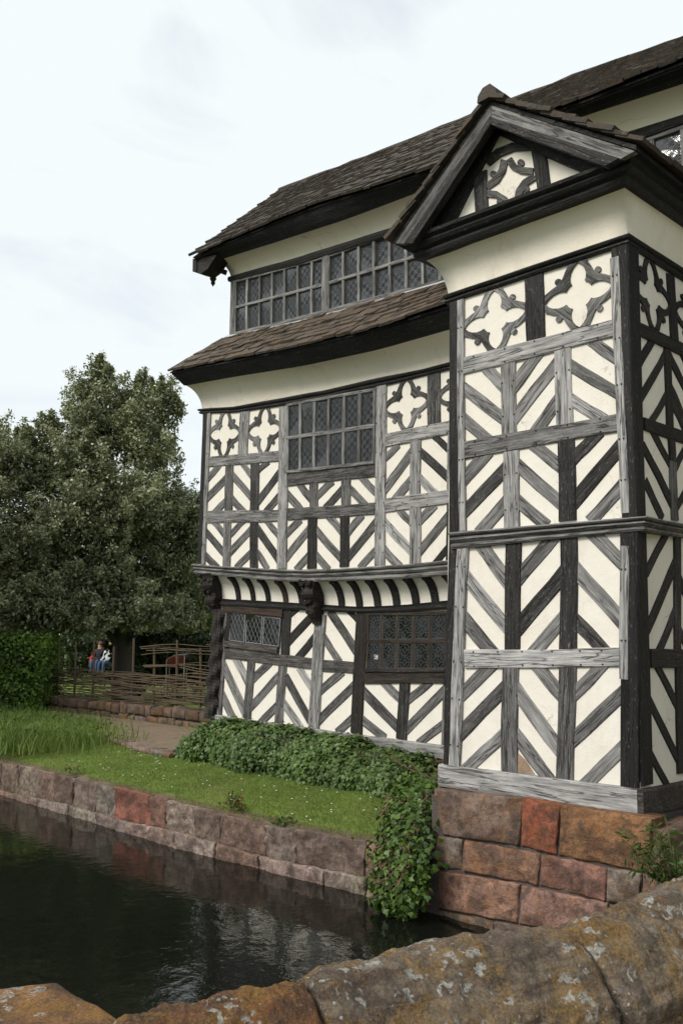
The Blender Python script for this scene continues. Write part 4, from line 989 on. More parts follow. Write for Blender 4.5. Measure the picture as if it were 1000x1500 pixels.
# ---------------------------------------------------------------- stones
def stone_mesh(name, q, n, depth, mat, color, parent, rnd=.03, rough=.012, nu=7, nv=5, bow=.02, gap=.008, bulge_seed=None):
    """rounded block with front outline q (TL,TR,BR,BL world), depth back from it"""
    c = sum(q, Vector()) / 4; ax = ((q[1] - q[0]) + (q[2] - q[3])).normalized(); mw = frame(c, ax, n); inv = mw.inverted()
    L_ = [inv @ p for p in q]
    W = (L_[1] - L_[0]).length; H = (L_[0] - L_[3]).length
    gu, gv = gap / W, gap / H; V = []; Fc = []; sd_ = random.random() * 50
    us = [0, .0001] + []
    ru, rv = min(.3, rnd / W), min(.3, rnd / H)
    U = [0, ru * .35, ru] + [lerp(ru, 1 - ru, i / nu) for i in range(1, nu)] + [1 - ru, 1 - ru * .35, 1]
    Vv = [0, rv * .35, rv] + [lerp(rv, 1 - rv, i / nv) for i in range(1, nv)] + [1 - rv, 1 - rv * .35, 1]
    du = {0: 1, 1: .35, 2: .0}
    def drop(i, k): j = min(i, k - 1 - i); return (1., .32, .06)[j] if j < 3 else 0.
    for j, v in enumerate(Vv):
        for i, u in enumerate(U):
            p = bil(L_, gu + u * (1 - 2 * gu), gv + v * (1 - 2 * gv))
            d = max(drop(i, len(U)), drop(j, len(Vv))); z = -rnd * d + bow * (1 - (2 * u - 1) ** 2) * (1 - (2 * v - 1) ** 2)
            w3 = Vector((p.x * 3 + sd_, p.y * 3, sd_)); z += rough * (noise3(w3, 1.) * .9 + .7 * noise3(w3, 3.1) + .45 * noise3(w3, 7.3))
            ee = (d > .9) * .012
            V.append((p.x + ee * noise3(w3, 4.), p.y + ee * noise3(w3 + Vector((9, 3, 1)), 4.), z))
    nU, nV = len(U), len(Vv)
    for j in range(nV - 1):
        for i in range(nU - 1): a = j * nU + i; Fc.append((a, a + 1, a + nU + 1, a + nU))
    loop = [i for i in range(nU)] + [j * nU + nU - 1 for j in range(1, nV)] + [(nV - 1) * nU + i for i in range(nU - 2, -1, -1)] + [j * nU for j in range(nV - 2, 0, -1)]
    b0 = len(V)
    for k in loop: x, y, z = V[k]; V.append((x, y, -depth))
    K = len(loop)
    for k in range(K): Fc.append((loop[(k + 1) % K], loop[k], b0 + k, b0 + (k + 1) % K))
    Fc.append(tuple(b0 + k for k in range(K - 1, -1, -1)))
    o = mesh_obj(name, V, Fc, mat, None, None, True, color); par = parent
    o.parent = par; o.matrix_parent_inverse = par.matrix_basis.inverted() if par.type == 'MESH' else par.matrix_world.inverted(); o.matrix_basis = mw
    return o
def rc(base, v=.25):
    k = 1 + random.uniform(-v, v); return tuple(min(1, b * k * (1 + random.uniform(-.06, .06))) for b in base) + (1,)
RED, BROWN, GREY, PINK = (.29, .105, .065), (.23, .175, .145), (.225, .20, .175), (.31, .19, .155)
# bay plinth (part of the house)
PPL = PY(YT - .16)
k7 = lambda *p: [PPL.at(*cp('K7', x, y)) for x, y in p]
pcore = box('plinth', PT.at(640, 1150).x + .02, ARB.x + .28, YT - .125, 10.4, -1.2, .84, MORTAR)
for pts, col in [([(236, 240), (512, 270), (498, 418), (262, 384)], BROWN), ([(506, 268), (628, 288), (612, 444), (502, 418)], RED), ([(624, 288), (912, 330), (892, 500), (616, 446)], (.33, .175, .10)),
                 ([(248, 384), (326, 396), (322, 492), (240, 484)], GREY), ([(328, 396), (562, 440), (556, 540), (324, 494)], (.30, .17, .12)), ([(566, 440), (766, 482), (762, 590), (560, 540)], PINK), ([(768, 482), (872, 500), (868, 600), (766, 590)], GREY), ([(872, 500), (940, 505), (940, 610), (870, 600)], BROWN),
                 ([(238, 486), (500, 532), (492, 655), (205, 598)], PINK), ([(504, 534), (770, 592), (766, 700), (496, 656)], PINK), ([(772, 592), (940, 612), (940, 740), (770, 702)], BROWN),
                 ([(200, 600), (420, 645), (420, 712), (196, 650)], (.22, .19, .16)), ([(422, 646), (700, 690), (700, 780), (422, 712)], (.22, .19, .16)), ([(702, 690), (940, 742), (940, 840), (702, 780)], (.22, .19, .16))]:
    stone_mesh('stone_block', k7(*pts), Vector((0, -1, 0)), .25, STONE_P, rc(col, .12), pcore, .02, .034, nu=16, nv=9, bow=.012, gap=.005)
# plinth: right flank
PXR = Plane((ARB.x + .30, 0, 0), (1, 0, 0))
for j, (z0, z1) in enumerate([(.40, .88), (.02, .40), (-.45, .02), (-.9, -.45)]):
    Y = YT - .14 + (0, .0)[0]
    for k in range(4):
        w = random.uniform(.5, .8); 
        stone_mesh('stone_block', [Vector((PXR.o.x, Y, z1)), Vector((PXR.o.x, Y + w, z1)), Vector((PXR.o.x, Y + w, z0)), Vector((PXR.o.x, Y, z0))], Vector((1, 0, 0)), .2, STONE_P, rc(BROWN), pcore, .04, .016)
        Y += w

# ---------------------------------------------------------------- ground, water, path
ZW = -.42
LAWN = m_ground('mown_grass', (.115, .165, .03), (.155, .205, .042), (.185, .175, .07), 2.2, .03)
GRAVEL = m_ground('gravel', (.17, .125, .085), (.24, .185, .13), (.13, .095, .065), 5, .02)
EARTH = m_ground('earth', (.06, .045, .03), (.09, .07, .045), (.04, .05, .02), 2, .03)
EDGE = []
def edge_z(X):
    return float(np.interp(X, [e[0] for e in EDGE], [e[1] for e in EDGE]))
def zl(X, Y):
    """height of the lawn terrace and the garden beyond"""
    t = min(1, max(0, (Y - 7.5) / 2.4)); e = edge_z(X) - .02; k = min(1, max(0, (Y - rwY(X)) / .9)); z = lerp(e, max(e, lerp(.26, .40, t)), k * (2 - k))
    return z + .015 * noise3((X, Y, 0), .9)
RW = [PZ(ZW).at(-260, 1098), PZ(ZW).at(0, 1163), PZ(ZW).at(265, 1243), PZ(ZW).at(530, 1309), PZ(ZW).at(640, 1342)]
RW[0].y = RW[1].y - .1
def rwY(X):
    for a, b in zip(RW[:-1], RW[1:]):
        if X <= b.x: return lerp(a.y, b.y, (X - a.x) / (b.x - a.x))
    return RW[-1].y
def rw_pt(px, py, off=0.):
    """photo point on the vertical face of the retaining wall"""
    d = ray(px, py); best = None
    for a, b in zip(RW[:-1], RW[1:]):
        e = b - a; n = Vector((e.y, -e.x, 0)).normalized(); o_ = a + n * off; t = (o_ - CAM).dot(n) / d.dot(n); p = CAM + d * t
        u = (p - o_).dot(e) / e.dot(e)
        if best is None or abs(u - .5) < best[0]: best = (abs(u - .5), p, n)
    return best[1], best[2]
def li(pts, x):
    for (x0, y0), (x1, y1) in zip(pts[:-1], pts[1:]):
        if x <= x1 or (x1, y1) == pts[-1]: return lerp(y0, y1, (x - x0) / (x1 - x0))
topl = [(-150, 350), (0, 386), (300, 452), (700, 552), (960, 596), (1020, 606)]
midl = [(-150, 425), (0, 462), (190, 502), (300, 536), (470, 572), (700, 640), (960, 692), (1020, 704)]
botl = [(-150, 455), (0, 492), (470, 634), (850, 728), (960, 760), (1020, 776)]
EDGE = sorted((lambda p: (p.x, p.z))(rw_pt(*cp('K8', x, li(topl, x)))[0]) for x in range(-150, 1021, 30))
xs = list(np.linspace(-60, -24, 10)) + list(np.linspace(-23, -4.2, 70)) + [-3, 0, 3.6]
ysf = [0, .03, .08, .15, .3] + list(np.linspace(.5, 6, 28)) + [8, 11, 15, 22, 35]
V = []; Fc = []
for X in xs:
    y0 = rwY(X) + .07 if X < -6 else rwY(-6) + 1
    for dy in ysf:
        Y = y0 + dy; V.append((X, Y, zl(X, Y) - (.05 if dy == 0 else 0)))
nY = len(ysf)
for i in range(len(xs) - 1):
    for j in range(nY - 1): a = i * nY + j; Fc.append((a, a + nY, a + nY + 1, a + 1))
lawn = mesh_obj('lawn', V, Fc, LAWN, smooth=True); tag(lawn, kind='structure')
SOIL = m_ground('worn_turf_edge', (.13, .095, .06), (.17, .135, .08), (.09, .10, .035), 4, .03); lawn.data.materials.append(SOIL)
for k_, p_ in enumerate(lawn.data.polygons):
    if k_ % (nY - 1) < 3: p_.material_index = 1
fix_normals(lawn.data)
base = mesh_obj('ground', [(-1500, -1500, -1.6), (1500, -1500, -1.6), (1500, 1500, -1.6), (-1500, 1500, -1.6)], [(0, 1, 2, 3)], EARTH); tag(base, kind='structure')
fld = mesh_obj('field', [(-900, 42, .35), (900, 42, .35), (900, 1200, .5), (-900, 1200, .5)], [(0, 1, 2, 3)], LAWN); tag(fld, kind='structure')
fld2 = mesh_obj('bank', [(-900, -60, .2), (-59.5, -60, .2), (-59.5, 42.1, .3), (-900, 42.1, .3)], [(0, 1, 2, 3)], LAWN); tag(fld2, kind='structure')
fld3 = mesh_obj('bank', [(-900, -900, .25), (900, -900, .25), (900, -14, .15), (-900, -14, .15)], [(0, 1, 2, 3)], LAWN); tag(fld3, kind='structure')
water = mesh_obj('water', [(-60, -14, ZW), (30, -14, ZW), (30, 9, ZW), (-60, 9, ZW)], [(0, 1, 2, 3)], m_water()); tag(water, kind='structure')
# gravel path along the low wall, with stone edging
gp = pp(PZ(.42), (135, 1068), (200, 1058), (300, 1062), (262, 1092), (250, 1100), (215, 1092), (160, 1080))
gp3 = [Vector((p.x, p.y, zl(p.x, p.y) + .012)) for p in gp]
path = mesh_obj('gravel_path', [p for p in gp3], [tuple(range(len(gp3)))], GRAVEL); tag(path, kind='structure')
bpy.data.objects.remove(path)
edging = empty('stone_edging', (-15.5, 9.9, .4)); tag(edging, 'flat worn stone slabs edging the gravel path beside the lawn', 'stone edging')
bpy.context.view_layer.update()
epx = [(137, 1078), (158, 1083), (180, 1090), (205, 1097), (228, 1101), (252, 1106)]
ep = [PZ(.42).at(*p) for p in epx]
gpp = [(p.x, p.y + .05, .436) for p in ep] + [(-14.6, 12.0, .436), (-20, 12.1, .436), (-24, 11.85, .436), (-24, 11.2, .436), (-20, 10.9, .436)]
gp2 = mesh_obj('gravel_path', gpp, [tuple(range(len(gpp)))], GRAVEL); tag(gp2, kind='structure')
for a, b in zip(ep[:-1], ep[1:]):
    d = (b - a).normalized(); s = Vector((-d.y, d.x, 0)) * .3
    stone_mesh('slab', [a + s + Vector((0, 0, .03)), b + s + Vector((0, 0, .03)), b - s * .2 + Vector((0, 0, .03)), a - s * .2 + Vector((0, 0, .03))], Vector((0, 0, 1)), .1, STONE, rc(GREY, .1), edging, .02, .008)

# ---------------------------------------------------------------- moat wall
mwall = empty('moat_wall', (RW[2].x, RW[2].y, ZW)); tag(mwall, 'weathered sandstone block retaining wall along the moat edge below the lawn', 'retaining wall')
bpy.context.view_layer.update()
cols_top = [BROWN, GREY, BROWN, (.16, .12, .10), GREY, GREY, RED, (.2, .12, .10), (.33, .28, .24), BROWN, (.2, .155, .13), GREY, (.22, .165, .14), (.28, .19, .16), BROWN]
jx = [-150, -70, 0, 48, 105, 142, 190, 250, 300, 392, 436, 510, 576, 695, 775, 955, 1020]
for i, (a, b) in enumerate(zip(jx[:-1], jx[1:])):
    Q = []; n_ = None
    for x, ln in ((a, topl), (b, topl), (b, midl), (a, midl)):
        p, n_ = rw_pt(*cp('K8', x, li(ln, x) + random.uniform(-3, 3))); Q.append(p)
    nn = Vector((0, -1, 0))
    if i == 8: pass
    stone_mesh('stone_block', Q, nn, .3, STONE_R, rc(cols_top[min(max(0, i - 2 + 0), 14)] if i != 8 else (.27, .12, .09), .1), mwall, .014, .05, nu=12, nv=9, bow=.0, gap=.005)
jx2 = [-150, -50, 20, 95, 175, 250, 330, 455, 560, 675, 845, 955, 1020]
for i, (a, b) in enumerate(zip(jx2[:-1], jx2[1:])):
    Q = []
    for x, ln in ((a, midl), (b, midl), (b, botl), (a, botl)):
        p, n_ = rw_pt(*cp('K8', x, li(ln, x)), .05); Q.append(p)
    Q[2] = Q[2] + Vector((0, 0, -.12)); Q[3] = Q[3] + Vector((0, 0, -.12))
    stone_mesh('footing_stone', Q, Vector((0, -1, 0)), .3, STONE_R, rc(random.choice([(.31, .27, .24), (.27, .245, .22), (.29, .21, .18)]), .12), mwall, .02, .05, nu=12, nv=7, bow=.0, gap=.005)
V = []
for p in RW: V += [p + Vector((0, .035, .5)), p + Vector((0, .035, -1.2)), p + Vector((0, .6, .5)), p + Vector((0, .6, -1.2))]
Fc = []
for i in range(len(RW) - 1): a = 4 * i; Fc += [(a, a + 1, a + 5, a + 4), (a, a + 4, a + 6, a + 2)]
mc = mesh_obj('wall_core', V, Fc, MORTAR); mc.parent = mwall; mc.matrix_parent_inverse = mwall.matrix_world.inverted()
# mud and turf lip on top of the wall follows from the lawn sheet

# ---------------------------------------------------------------- vegetation helpers
def rand_dirs(n): v = rng.normal(size=(n, 3)); return v / np.linalg.norm(v, axis=1)[:, None]
def leaf_quads(P, size, up_bias=.35, aspect=.55, out=None, fold=.25):
    """one folded 6-vertex leaf (2 quads) per point"""
    n = len(P); nrm = rand_dirs(n) * (1 - up_bias)
    if out is not None: nrm = nrm + out * .5
    nrm[:, 2] += up_bias; nrm /= np.linalg.norm(nrm, axis=1)[:, None]
    t = np.cross(nrm, rand_dirs(n)); t /= np.linalg.norm(t, axis=1)[:, None] + 1e-9; s = np.cross(nrm, t)
    L_ = (size * rng.uniform(.65, 1.35, n))[:, None]; W = L_ * aspect
    base_ = P; tip = P + t * L_; m_ = P + t * L_ * .45
    l = m_ + s * W * .5 + nrm * L_ * fold * .3; r = m_ - s * W * .5 + nrm * L_ * fold * .3
    V = np.stack([base_, l, tip, r], 1).reshape(-1, 3); i = np.arange(n)[:, None] * 4
    return V, np.concatenate([i, i + 1, i + 2, i + 3], 1)
def tube(path, radii, k=7):
    V, Fc = [], []
    for i, (p, r) in enumerate(zip(path, radii)):
        d = (path[min(i + 1, len(path) - 1)] - path[max(i - 1, 0)]).normalized(); a = d.orthogonal().normalized(); b = d.cross(a)
        for j in range(k): an = 2 * math.pi * j / k; V.append(p + (a * math.cos(an) + b * math.sin(an)) * r)
    for i in range(len(path) - 1):
        for j in range(k): Fc.append((i * k + j, i * k + (j + 1) % k, (i + 1) * k + (j + 1) % k, (i + 1) * k + j))
    return V, Fc
BARK = m_plain('bark', (.05, .042, .035), .9, .4, 9, 0, .03)
def tree(name, label, base_, blobs, nleaf, size, mat, trunk_r=.28, clumps=None, crown_bottom=None, group=None, up_bias=.3, nlimb=10, spires=0, spray=170):
    """blobs: list of (centre, (rx,ry,rz), weight)"""
    root = empty(name, base_); tag(root, label, 'tree', group); B = Vector(base_)
    TV, TF = [], []
    topc = max((b[0] for b in blobs), key=lambda c: c[2])
    def addt(path, rad):
        v, f = tube(path, rad); o0 = len(TV); TV.extend([p - B for p in v]); TF.extend([tuple(o0 + i for i in q_) for q_ in f])
    H = topc[2] - B.z
    tp = [B + (Vector(topc) - B) * t + Vector((.25 * math.sin(3 * t + B.x), .25 * math.cos(4 * t), 0)) * min(1, t * 3) for t in (-.03, .05, .15, .3, .5, .72, .93)]
    addt(tp, [trunk_r * 1.35, trunk_r * 1.05, trunk_r * .9, trunk_r * .75, trunk_r * .5, trunk_r * .28, .03])
    for i in range(nlimb):
        c, r, w_ = random.choice(blobs); d = Vector(rand_dirs(1)[0]); e = Vector(c) + Vector((d.x * r[0], d.y * r[1], abs(d.z) * r[2] * .7)) * .75
        s = tp[1] + (tp[5] - tp[1]) * random.uniform(.1, .7); m_ = lerp(s, e, .5) + Vector((0, 0, .3))
        addt([s, lerp(s, m_, .5) + Vector((0, 0, .1)), m_, e], [trunk_r * .35, trunk_r * .28, trunk_r * .18, .015])
    mesh_obj('trunk', TV, TF, BARK, root, None, True)
    tot = sum(b[2] for b in blobs); P_, O_ = [], []; TW = []
    for c, r, w_ in blobs:
        n = int(nleaf * w_ / tot); ntw = max(8, n // spray)
        d = rand_dirs(ntw); d[:, 2] = d[:, 2] * .9 + .12; rad = rng.uniform(.35, 1.0, ntw) ** .5; C_ = np.array(c); R_ = np.array(r)
        tip = C_ + d * R_ * rad[:, None] * rng.uniform(.95, 1.22, ntw)[:, None] + np.stack([np.zeros(ntw), np.zeros(ntw), rng.uniform(0, .35, ntw) * np.minimum(1, r[2])], 1)
        st = C_ + d * R_ * (rad * .45)[:, None]
        idx = rng.integers(0, ntw, n); t_ = rng.random(n) ** .7; sc = (.06 + .24 * (1 - t_)) * (.55 + .5 * rng.random(ntw))[idx] * min(1.25, max(.45, max(r) / 1.8))
        pts = st[idx] * (1 - t_)[:, None] + tip[idx] * t_[:, None] + np.clip(rng.normal(size=(n, 3)), -1.8, 1.8) * sc[:, None]
        P_.append(pts); O_.append(d[idx])
        for k in range(0, ntw, 5): TW.append((st[k], tip[k]))
    if spires:
        V, Fc = [], []
        for a_, b_ in TW:
            a_, b_ = Vector(a_), Vector(b_); v, f = tube([a_, lerp(a_, b_, .5) + Vector((0, 0, -.06)), b_], [.022, .014, .004], 4); o0 = len(V); V += [p - B for p in v]; Fc += [tuple(o0 + q_ for q_ in ff) for ff in f]
        mesh_obj('twigs', V, Fc, BARK, root, None, True)['kind'] = 'stuff'
    Pin = []
    for c, r, w_ in blobs:
        n = int(nleaf * .12 * w_ / tot); d = rand_dirs(n); Pin.append(np.array(c) + d * np.array(r) * (rng.random(n) ** .4 * .66)[:, None])
    Pin = np.concatenate(Pin)
    if crown_bottom is not None: Pin = Pin[Pin[:, 2] > crown_bottom + .1]
    V, Fq = leaf_quads(Pin, size * 1.35, up_bias, .6)
    o = np_mesh('inner_crown', V - np.array(B), Fq, mat, root); o['kind'] = 'stuff'
    P_ = np.concatenate(P_); O_ = np.concatenate(O_)
    if crown_bottom is not None: k_ = P_[:, 2] > crown_bottom + .4 * np.sin(P_[:, 0] * 2.1); P_ = P_[k_]; O_ = O_[k_]
    V, Fq = leaf_quads(P_, size, up_bias, .5, O_)
    o = np_mesh('crown', V - np.array(B), Fq, mat, root); o['kind'] = 'stuff'
    return root
OAKLEAF = m_leaf('holm_oak_leaf', [(.11, .125, .06), (.16, .175, .088), (.23, .24, .135), (.37, .38, .26)], .36, .55, .2)
GREENLEAF = m_leaf('fresh_leaf', [(.035, .07, .012), (.055, .105, .018), (.085, .14, .028)], .5, .4, .35)
HEDGELEAF = m_leaf('hedge_leaf', [(.07, .13, .02), (.12, .20, .035), (.18, .27, .055)], .5, .4, .3)
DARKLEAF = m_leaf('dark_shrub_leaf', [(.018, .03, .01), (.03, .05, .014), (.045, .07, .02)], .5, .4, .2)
IVY = m_leaf('ivy_leaf', [(.036, .072, .015), (.06, .11, .023), (.085, .14, .032), (.13, .185, .06)], .45, .3, .15)
IVYB = m_leaf('ivy_leaf_bright', [(.035, .07, .014), (.065, .125, .022), (.13, .21, .04)], .45, .35, .25)
STEM = m_plain('dry_stem', (.16, .105, .06), .85, .4, 20)
def at_depth(px, py, d): return CAM + ray(px, py) / F * d
# positions: (photo x, photo y, distance along the view)
def blob(px, py, d, rx, rz, w, ry=None):
    c = at_depth(px, py, d); return (tuple(c), (rx, ry or rx, rz), w)
GZ = .5
def gbase(px, d, z=GZ): p = at_depth(px, 900, d); return (p.x, p.y, z)
tree('holm_oak', 'large dark evergreen oak with pointed crown standing left of the house', gbase(187, 29),
     [blob(152, 620, 29, 1.5, 2.0, 1.0), blob(150, 560, 29, .5, .8, .2), blob(151, 540, 29, .28, .5, .06), blob(128, 585, 28.8, .3, .6, .07), blob(178, 590, 28.8, .3, .6, .07), blob(205, 560, 28.5, .25, .45, .05), blob(258, 600, 28.5, .3, .5, .06), blob(75, 625, 28, .5, .6, .1), blob(40, 640, 27.5, .4, .5, .08), blob(222, 640, 28.5, 1.35, 2.0, .9), blob(230, 580, 28.5, .5, .7, .18), blob(95, 680, 28, 1.7, 1.6, 1.0), blob(170, 740, 28, 2.6, 2.2, 2.0), blob(90, 790, 27.5, 2.2, 1.9, 1.4), blob(245, 790, 29, 1.5, 2.3, 1.1), blob(160, 855, 28, 2.3, 1.4, 1.3), blob(60, 865, 27, 1.8, 1.2, 1.0), blob(250, 880, 29.5, 1.4, 1.2, .7), blob(278, 770, 29, .95, 1.7, .6), blob(284, 860, 29.5, .9, 1.4, .5), blob(205, 900, 27.5, 1.6, .85, .6), blob(120, 905, 27, 1.7, .8, .6), blob(50, 905, 26.5, 1.6, .8, .5), blob(265, 905, 29, 1.1, .8, .4), blob(160, 905, 30.5, 2.2, .9, .6)],
     180000, .115, OAKLEAF, .35, crown_bottom=2.35, spires=6, nlimb=22)
tree('holm_oak', 'dark evergreen oak cut off by the left edge of the picture', gbase(-60, 27),
     [blob(20, 690, 27, 1.5, 1.5, 1.0), blob(-40, 700, 27, 2.2, 2.2, 1.4), blob(10, 790, 26.5, 2.0, 1.7, 1.2), blob(-60, 820, 27, 2.6, 2.0, 1.5), blob(15, 880, 26, 1.6, 1.0, .8), blob(-100, 750, 28, 2.5, 3, 1.2), blob(-190, 800, 23, 2.8, 2.6, 1.4), blob(-150, 700, 23, 2.4, 2.2, 1.0), blob(-260, 760, 21, 2.6, 3.0, 1.2)],
     85000, .115, OAKLEAF, .35, crown_bottom=2.2, spires=6, nlimb=14)
for (bx, by, hgt, lab) in [(5.2, 10.5, 9.5, 'tall unseen tree added right of the house to shade the bay'), (7.5, 5.0, 9.0, 'unseen tree added right of the bridge to shade the bay'), (6.0, 15., 10, 'unseen tree added behind the right end of the house for shade')]:
    tree('added_shade_tree', lab, (bx, by, .3), [((bx, by, hgt * .62), (3.0, 3.0, 3.2), 1.), ((bx - 1.2, by - 1, hgt * .4), (2.4, 2.4, 2.2), .7), ((bx + 1., by + 1, hgt * .42), (2.4, 2.4, 2.2), .7)], 16000, .2, OAKLEAF, .3, nlimb=6)  # out-of-view trees, added to keep sky light off the bay's right side
bankr = mesh_obj('bank', [(3.6, -14, .25), (60, -14, .25), (60, 42, .3), (3.6, 42, .3)], [(0, 1, 2, 3)], LAWN); tag(bankr, kind='structure')
# shrubs and trees farther back that close the view beneath the crowns
bgs = [(-10, 900, 46, 4.5, 3.0, 'broad dark shrub far behind the left oak', DARKLEAF), (90, 905, 52, 4.5, 3.4, 'dark rounded shrub behind the seated people', DARKLEAF), (190, 905, 48, 3.6, 3.2, 'dark shrub behind the oak trunk', DARKLEAF),
       (262, 890, 44, 3.0, 3.4, 'bright green bush behind the woven fence', GREENLEAF), (300, 850, 40, 2.4, 3.6, 'green leafy tree beside the house corner', GREENLEAF), (330, 860, 60, 4, 5, 'green tree far behind the house corner', GREENLEAF)]
for (px, py, d, rx, rz, lab, mt_) in bgs:
    c = at_depth(px, py, d)
    tree('background_tree', lab, (c.x, c.y, .45), [((c.x, c.y, c.z), (rx, rx, rz), 1.), ((c.x + 1.2, c.y - .8, c.z - 1.2), (rx * .8, rx * .8, rz * .6), .6), ((c.x - 1.4, c.y - .5, c.z - .9), (rx * .7, rx * .7, rz * .6), .5)], 9000, .22, mt_, .16, nlimb=5, group='shrubs and trees behind the garden fence')
for px, d, w_, lab in [(45, 31, 1.3, 'dark shrub added for shade between the hedge and the seated people'), (110, 40, 2.2, 'dark shrub added for shade right behind the seated people'), (205, 30.5, 1.5, 'dark shrub added for shade right of the oak trunk behind the fence'), (245, 33, 1.6, 'dark shrub added for shade behind the middle of the woven fence'), (180, 41, 2.4, 'dark shrub added for shade far behind the oak trunk'), (285, 31, 1.5, 'dark shrub added for shade behind the fence next to the house corner'), (150, 44, 2.6, 'dark shrub added for shade closing the view beyond the bench')]:
    c = at_depth(px, 960, d)
    tree('added_shade_shrub', lab, (c.x, c.y, .45), [((c.x, c.y, 1.5), (w_, w_, 1.3), 1.), ((c.x + .6, c.y, 2.2), (w_ * .7, w_ * .7, .8), .5)], 6500, .16, DARKLEAF, .06, nlimb=4, group='shrubs and trees behind the garden fence')  # dark-leaved shrubs added to stand in for deep shade beneath the oak
# clipped hedge at the left edge
def leaf_box(name, pts_fn, n, size, mat, root, up_bias=.3, core=None):
    P_, O_ = pts_fn(n); V, Fq = leaf_quads(P_, size, up_bias, .75, O_)
    o = np_mesh(name, V - np.array(root.location), Fq, mat, root); o['kind'] = 'stuff'; return o
hb = at_depth(20, 1020, 25.5)
hedge = empty('hedge', (hb.x, hb.y, .42)); tag(hedge, 'clipped bright green leafy hedge at the left edge before the dark trees', 'hedge')
def hedge_pts(n):
    u = rng.uniform(-1, 1, n); v = rng.uniform(0, 1, n); face = rng.random(n)
    X = u * 2.6; Z = v * 2.05; Yd = -np.ones(n) * .9
    topm = face > .72; Z[topm] = 2.05; Yd[topm] = rng.uniform(-.9, .9, topm.sum())
    sm = (face > .58) & ~topm; X[sm] = 2.6; Yd[sm] = rng.uniform(-.9, .9, sm.sum())
    ax = np.array([rt.x, rt.y, 0]); ay = np.array([hd.x, hd.y, 0])
    P_ = np.array(hedge.location) + (X - 1.6)[:, None] * ax + Yd[:, None] * ay + Z[:, None] * np.array([0, 0, 1]) + rng.normal(size=(n, 3)) * .10
    O_ = np.where(topm[:, None], np.array([0, 0, 1.]), np.where(sm[:, None], ax, -ay)); return P_, O_
leaf_box('foliage', hedge_pts, 16000, .10, HEDGELEAF, hedge)
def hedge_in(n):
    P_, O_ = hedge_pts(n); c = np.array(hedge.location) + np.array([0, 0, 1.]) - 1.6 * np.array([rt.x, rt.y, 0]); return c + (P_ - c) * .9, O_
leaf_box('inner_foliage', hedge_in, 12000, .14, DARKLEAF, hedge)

# ---------------------------------------------------------------- low wall and wattle fence behind the path
lw0, lw1 = Vector((-27, 11.75, .42)), Vector((-15.5, 12.5, .42))
lwall = empty('low_stone_wall', tuple(lw0)); tag(lwall, 'low rough stone wall under the woven fence behind the gravel path', 'wall'); bpy.context.view_layer.update()
core = mesh_obj('wall_core', [lw0 + Vector((0, .08, -.4)), lw1 + Vector((0, .08, -.4)), lw1 + Vector((0, .08, .36)), lw0 + Vector((0, .08, .36)), lw0 + Vector((0, .5, .36)), lw1 + Vector((0, .5, .36))], [(0, 1, 2, 3), (3, 2, 5, 4)], MORTAR)
core.parent = lwall; core.matrix_parent_inverse = lwall.matrix_world.inverted()
for r_, (z0, z1) in enumerate([(-.1, .13), (.13, .40)]):
    X = lw0.x
    while X < lw1.x:
        w = random.uniform(.18, .6); f = lambda x, z: Vector((x, lerp(lw0.y, lw1.y, (x - lw0.x) / (lw1.x - lw0.x)), .42 + z))
        stone_mesh('stone_block', [f(X, z1 + random.uniform(-.05, .04)), f(X + w, z1 + random.uniform(-.05, .04)), f(X + w, z0 + random.uniform(-.03, .03)), f(X, z0 + random.uniform(-.03, .03))], Vector((0.06, -1, 0)), .35, STONE, rc(random.choice([(.12, .095, .075), (.13, .115, .10), (.15, .125, .095)]), .2), lwall, .04, .02, 3, 2)
        X += w
fence = empty('wattle_fence', (-21, 12.45, .8)); tag(fence, 'woven hazel wattle fence with open gaps standing on the low stone wall', 'fence'); bpy.context.view_layer.update()
HAZEL = m_plain('hazel_rods', (.09, .064, .04), .9, .5, 14)
def fY(x): return lerp(lw0.y, lw1.y, (x - lw0.x) / (lw1.x - lw0.x)) + .28
stk = list(np.arange(-26.5, -15.2, .95))
for X in stk:
    hgt = random.uniform(1.45, 1.75); v, f = tube([Vector((X, fY(X), .7)), Vector((X + .02, fY(X), 1.5)), Vector((X + random.uniform(-.05, .05), fY(X), .8 + hgt))], [.035, .032, .028], 6)
    o = mesh_obj('stake', [p - fence.location for p in v], f, HAZEL, fence, None, True)
def rod(z, x0, x1):
    path = []; k = int((x1 - x0) / .24); ph = random.choice((0, math.pi)); dz = random.uniform(-.13, .13); a = random.uniform(0, 6)
    for i in range(k + 1):
        x = lerp(x0, x1, i / k); path.append(Vector((x, fY(x) + .05 * math.cos(math.pi * (x - stk[0]) / .95 + ph), z + dz * (i / k - .5) + .035 * math.sin(a + x * 1.7))))
    r = random.uniform(.008, .017); v, f = tube(path, [r * lerp(1.2, .7, i / k) for i in range(k + 1)], 5)
    mesh_obj('rod', [p - fence.location for p in v], f, HAZEL, fence, None, True)
for z in list(np.arange(.84, 1.60, .02)) + list(np.arange(1.76, 1.9, .04)) + list(np.arange(2.15, 2.36, .045)):
    x = (-26.6 if z < 1.68 else -20.9) + random.uniform(0, .8)
    while x < -15.6:
        e = min(x + random.uniform(3, 5), -15.2); rod(z + random.uniform(-.012, .012), x, e); x = e - .25 if e < -15.4 else 0

